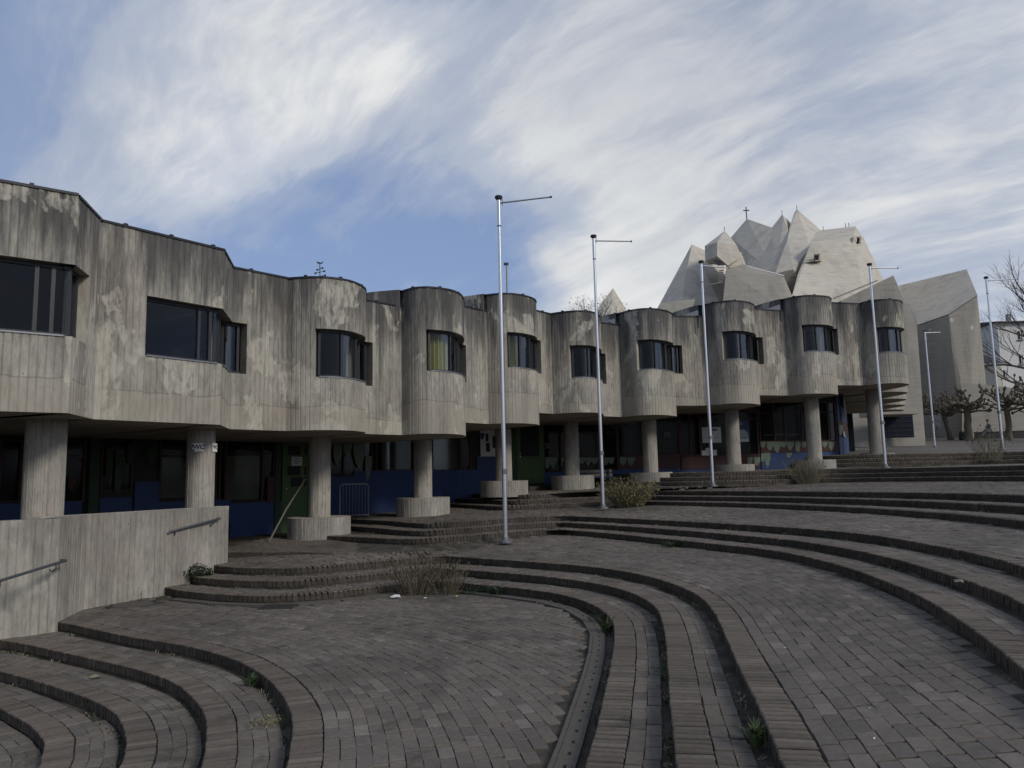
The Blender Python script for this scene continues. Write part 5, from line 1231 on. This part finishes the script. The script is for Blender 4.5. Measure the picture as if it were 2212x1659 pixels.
# ------------------------------------------------------------------ small things under the building
def text_mesh(name, txt, size, mt, loc, rot, parent, ext=.0015):
    cu = bpy.data.curves.new('t', 'FONT'); cu.body = txt; cu.size = size; cu.align_x = 'CENTER'; cu.align_y = 'CENTER'; cu.extrude = ext; cu.offset = size * .022
    ob = bpy.data.objects.new('t', cu); COL.objects.link(ob); dg = bpy.context.evaluated_depsgraph_get(); me = bpy.data.meshes.new_from_object(ob.evaluated_get(dg)); bpy.data.objects.remove(ob)
    me.materials.clear(); me.materials.append(mt); o = bpy.data.objects.new(name, me); COL.objects.link(o)
    o.parent = parent; o.location = Vector(loc) - parent.location; o.rotation_euler = rot
    return o
def wc_sign(ang, z, wd, lab, torn):
    c = np.array([-6.3, 15.55]); n = np.array([math.cos(ang), math.sin(ang)]); p = c + n * .285; rz = ang + math.pi / 2
    r = tag(empty('wc_sign', (p[0], p[1], z)), lab, 'sign', 'WC plates on the second column')
    mb = MB(); mb.box((p[0], p[1], z), (wd, .008, .165), rz); mb.build('plate', ENAMEL, r)
    q = p + n * .0055; text_mesh('lettering', 'WC', .125, BLACK, (q[0] + math.cos(rz) * .02, q[1] + math.sin(rz) * .02, z + .005), (math.pi / 2, 0, rz), r)
    for (ox, oz, sx, sz) in torn:
        mb = MB(); e = p + n * .006 + np.array([math.cos(rz), math.sin(rz)]) * ox; mb.box((e[0], e[1], z + oz), (sx, .003, sz), rz, ry=.2); mb.build('sticker', INK, r)
wc_sign(math.atan2(-15.55, 6.3) - .22, .72, .225, 'white WC plate with black letters and torn sticker on the second column', [(-.095, .045, .035, .05), (-.085, -.06, .06, .035), (-.1, -.01, .02, .06)])
wc_sign(math.atan2(-15.55, 6.3) + 1.12, .72, .2, 'second white WC plate, seen edge-on at the right of the second column', [])
pk = tag(empty('leaning_pole', (-5.78, 18.35, -1.38)), 'weathered wooden pole leaning against the third column', 'pole')
mb = MB(); mb.tube([(-5.78, 18.35, -1.38), (-5.45, 18.55, -.65), (-5.08, 18.88, .07)], [.021, .022, .019], 7); mb.build('pole', PLANK, pk)
ba = tag(empty('crowd_barrier', (-4.6, 21.8, -1.2)), 'pale tubular crowd barrier standing by the blue wall', 'barrier')
A, B_ = Vector((-4.92, 21.9, 0)), Vector((-4.2, 22.35, 0)); zt, zb = -.1, -.98
mb = MB(); mb.tube([(A.x, A.y, zb - .25), (A.x, A.y, zt - .06), (A.x + .05, A.y + .03, zt), (B_.x - .05, B_.y - .03, zt), (B_.x, B_.y, zt - .06), (B_.x, B_.y, zb - .25)], .022, 8); mb.tube([(A.x, A.y, zb), (B_.x, B_.y, zb)], .018, 8); mb.build('frame', FRAMEL, ba, smooth=True)
for q in range(1, 9):
    p = A.lerp(B_, q / 9); mb = MB(); mb.tube([(p.x, p.y, zb), (p.x, p.y, zt)], .008, 6); mb.build('bar', FRAMEL, ba)
be = tag(empty('bench', (3.0, 28.4, -.5)), 'slatted wooden bench against the wall between the sixth and seventh columns', 'bench')
x0, x1, yb = 2.42, 3.6, 28.2; z0 = -.47
for k, (z, y, h) in enumerate(((.36, yb + .1, .1), (.5, yb + .13, .1))):
    mb = MB(); mb.box(((x0 + x1) / 2, y, z0 + z + .12), (x1 - x0, .03, h), .12); mb.build('back_slat', WOOD, be)
for k in range(4):
    mb = MB(); mb.box(((x0 + x1) / 2, yb - .1 - k * .1, z0 + .4), (x1 - x0, .08, .03), .12); mb.build('seat_slat', BLUE, be)
for x in (x0 + .15, x1 - .15):
    mb = MB(); mb.box((x, yb - .25, z0 + .19), (.06, .4, .4)); mb.box((x, yb + .1, z0 + .35), (.05, .05, .75)); mb.build('leg', BLACK, be)

# ------------------------------------------------------------------ weeds and litter
def blades(mb, p, n, h, spread, rnd, wd=.008):
    for _ in range(n):
        a = rnd.uniform(0, 6.28); d = Vector((math.cos(a), math.sin(a), 0)); l = h * rnd.uniform(.5, 1.1); s = Vector((-d.y, d.x, 0)) * wd * rnd.uniform(.6, 1.3)
        b = Vector(p) + d * rnd.uniform(0, spread * .4); m_ = b + d * spread * .35 * rnd.random() + Vector((0, 0, l * .6)); t = m_ + d * spread * rnd.uniform(.2, .6) + Vector((0, 0, l * rnd.uniform(.05, .4)))
        mb.face([b - s, b + s, m_ + s * .8, m_ - s * .8]); mb.face([m_ - s * .8, m_ + s * .8, t])
def leafy(mb, p, n, r, h, rnd, size=.03):
    for _ in range(n):
        a = rnd.uniform(0, 6.28); rr = r * math.sqrt(rnd.random()); q = Vector(p) + Vector((math.cos(a) * rr, math.sin(a) * rr, h * rnd.random() * (1 - .6 * rr / r) + .01))
        d1 = Vector((rnd.uniform(-1, 1), rnd.uniform(-1, 1), rnd.uniform(-.3, .7))).normalized(); d2 = d1.cross(Vector((rnd.uniform(-.4, .4), rnd.uniform(-.4, .4), 1))).normalized(); s = size * rnd.uniform(.6, 1.4)
        mb.face([q - d1 * s, q + d2 * s * .55 + Vector((0, 0, .004)), q + d1 * s, q - d2 * s * .55])
rnd = random.Random(21)
def weed(p, h, r, lab, mt, kind, n):
    o = tag(empty('weed', p), lab, 'weed'); mb = MB()
    if kind == 'b': blades(mb, p, n, h, r, rnd, .011)
    else: leafy(mb, p, int(n * 3.2), r, h, rnd, max(.008, r * .085))
    mb.build('foliage', mt, o, merge=False); st = MB(); st.tube([Vector(p) - Vector((0, 0, .02)), Vector(p) + Vector((0, 0, h * .5))], [.006, .003], 4); st.build('stem', TWIGD, o)
def on_edge(key, y, off, z, lobe=1):
    E_ = resample(shift(ED[key][1], off), .03); m = E_[len(E_) // 3:] if lobe else E_[:len(E_) // 3]
    i = int(np.argmin(np.abs(m[:, 1] - y))); return (m[i][0], m[i][1], z)
weed(on_edge('B3', 5.05, -.07, -1.70), .17, .13, 'bright green dandelion tuft at the foot of the nearest inner step, lower right', LEAF, 'b', 46)
weed(on_edge('B1', 6.5, -.06, -1.95), .16, .07, 'single upright broad-leaved weed beside the drain channel, bottom centre', LEAF, 'l', 26)
weed(on_edge('B1', 9.9, -.07, -1.95), .22, .14, 'tall green weed where the drain channel bends, right of centre', LEAF, 'b', 40)
weed(on_edge('B1', 10.6, -.08, -1.95), .2, .16, 'dark bushy weed at the bend of the lowest step', LEAFD, 'l', 70)
weed((-.35, 13.2, -1.95), .2, .26, 'low spreading fern-like weed right of the dry clumps', LEAFD, 'b', 50)
weed((-.75, 13.5, -1.95), .16, .22, 'dark leafy weed close to the right of the dry clumps', LEAFD, 'l', 80)
weed((-5.98, 14.75, -1.72), .26, .28, 'dark green ivy-like plant at the end of the low wall by the steps', LEAFD, 'l', 260)
weed((-6.45, 13.55, -1.95), .3, .06, 'thin seedling growing from the foot of the low wall', LEAF, 'l', 22)
weed(on_edge('C1', 9.3, -.07, -1.45), .13, .14, 'light green tuft at the foot of the right-hand steps', LEAF, 'l', 60)
weed(on_edge('C1', 15.3, -.08, -1.42), .14, .3, 'grassy green fringe at the foot of the middle steps', LEAF, 'b', 60)
weed(on_edge('C1', 6.6, -.08, -1.46), .06, .16, 'short grassy weed at the foot of the right-hand steps, near the picture edge', LEAF, 'b', 50)
weed(on_edge('A1', 8.2, -.08, -2.06), .12, .16, 'green tuft below the top lower-left step', LEAF, 'b', 36)
weed(on_edge('A1', 6.9, -.2, -2.06), .08, .14, 'yellowish flat weed on the second lower-left tread', YLEAF, 'l', 50)
weed(on_edge('B2', 7.3, -.06, -1.82), .1, .12, 'small dark weed under the middle inner step', LEAFD, 'l', 40)
g1, g2 = MB(), MB()
for key, zf in (('A1', -2.065), ('A2', -2.18), ('A3', -2.295), ('B1', -1.955), ('B2', -1.825), ('B3', -1.70), ('C1', -1.42), ('C2', -1.285), ('C3', -1.17), ('D1', -.93), ('D2', -.81)):
    E_ = resample(shift(ED[key][1], -.02), .05)
    for p in E_:
        if p[1] < 2.5 or rnd.random() > .5: continue
        den = mnoise.noise(Vector((p[0] * .9, p[1] * .9, zf * 7)))
        if den < -.05: continue
        q = (p[0] + rnd.uniform(-.05, .0), p[1] + rnd.uniform(-.06, 0), zf - .03)
        m_ = g1 if rnd.random() < .5 else g2
        blades(m_, q, rnd.randint(2, 6), rnd.uniform(.025, .075), rnd.uniform(.04, .09), rnd, .005)
        if rnd.random() < .35: leafy(m_, q, 6, .05, .03, rnd, .014)
for T_, key, n_ in ((-2.065 + .0, 'A2', 90), (-1.825, 'B1', 90), (-1.70, 'B2', 110)):
    E_ = resample(ED[key][1], .03); nn_, _ = normals(E_)
    for _ in range(n_):
        i = rnd.randrange(len(E_)); p = E_[i] + nn_[i] * rnd.choice((.245, .36, .36, .475))
        if p[1] < 3 or p[1] > 11: continue
        blades(g2 if rnd.random() < .6 else g1, (p[0], p[1], T_ - .03), rnd.randint(3, 8), .035, .09, rnd, .004)
tag(g1.build('weed_fringe', LEAF, merge=False), 'thin green weeds along the feet of the steps', 'weeds', kind='stuff')
tag(g2.build('dry_grass_fringe', DRYG, merge=False), 'thin dry grass in the paving joints and along the steps', 'grass', kind='stuff')
def scrap(p, s, mt, lab, cat='litter'):
    mb = MB(); P = Vector(p); n = 7
    rim = [P + Vector((math.cos(6.28 * i / n) * s * rnd.uniform(.6, 1.1), math.sin(6.28 * i / n) * s * rnd.uniform(.5, 1), rnd.uniform(0, s * .5))) for i in range(n)]
    for i in range(n): mb.face([rim[i], rim[(i + 1) % n], P + Vector((0, 0, s * .6))])
    mb.face(rim[::-1]); o = mb.build('litter_scrap', mt); tag(o, lab, cat, 'scraps of litter')
scrap((-2.02, 13.1, -1.95), .1, PAPER, 'crumpled white paper at the foot of the left dry clump')
scrap((-1.5, 12.95, -1.95), .045, PAPER, 'small white scrap before the dry clumps')
scrap((-1.0, 13.1, -1.95), .035, simple('yellow_scrap', (.4, .38, .12), .7), 'tiny yellow scrap right of the dry clumps')
scrap((-4.85, 9.15, -2.18), .07, DRYG, 'curled dead leaf on the second lower-left tread')
scrap((4.55, 8.1, -1.175), .06, PLANK, 'crumpled brown leaf on the right-hand steps')
scrap((2.9, 17.0, -1.4), .06, PAPER, 'flat pale scrap at the foot of the middle steps')
sp = MB()
for _ in range(120):
    x, y = rnd.uniform(-6, 8), rnd.uniform(4, 16)
    best = None
    for S_ in (S0, S1, S2):
        z = S_.z(x, y)
        if z is not None and (best is None or z > best): best = z
    if best is None: continue
    s = rnd.uniform(.005, .015); a = rnd.uniform(0, 6.28)
    c_, s_ = math.cos(a), math.sin(a); P = Vector((x, y, best + .006))
    d1 = Vector((c_, s_, .1)) * s; d2 = Vector((-s_, c_, .15)) * s * .5
    sp.face([P - d1, P + d2, P + d1 + Vector((0, 0, s * .4)), P - d2])
tag(sp.build('petal_litter', PAPER, merge=False), 'tiny pale petals and specks scattered over the paving', 'litter', kind='stuff')
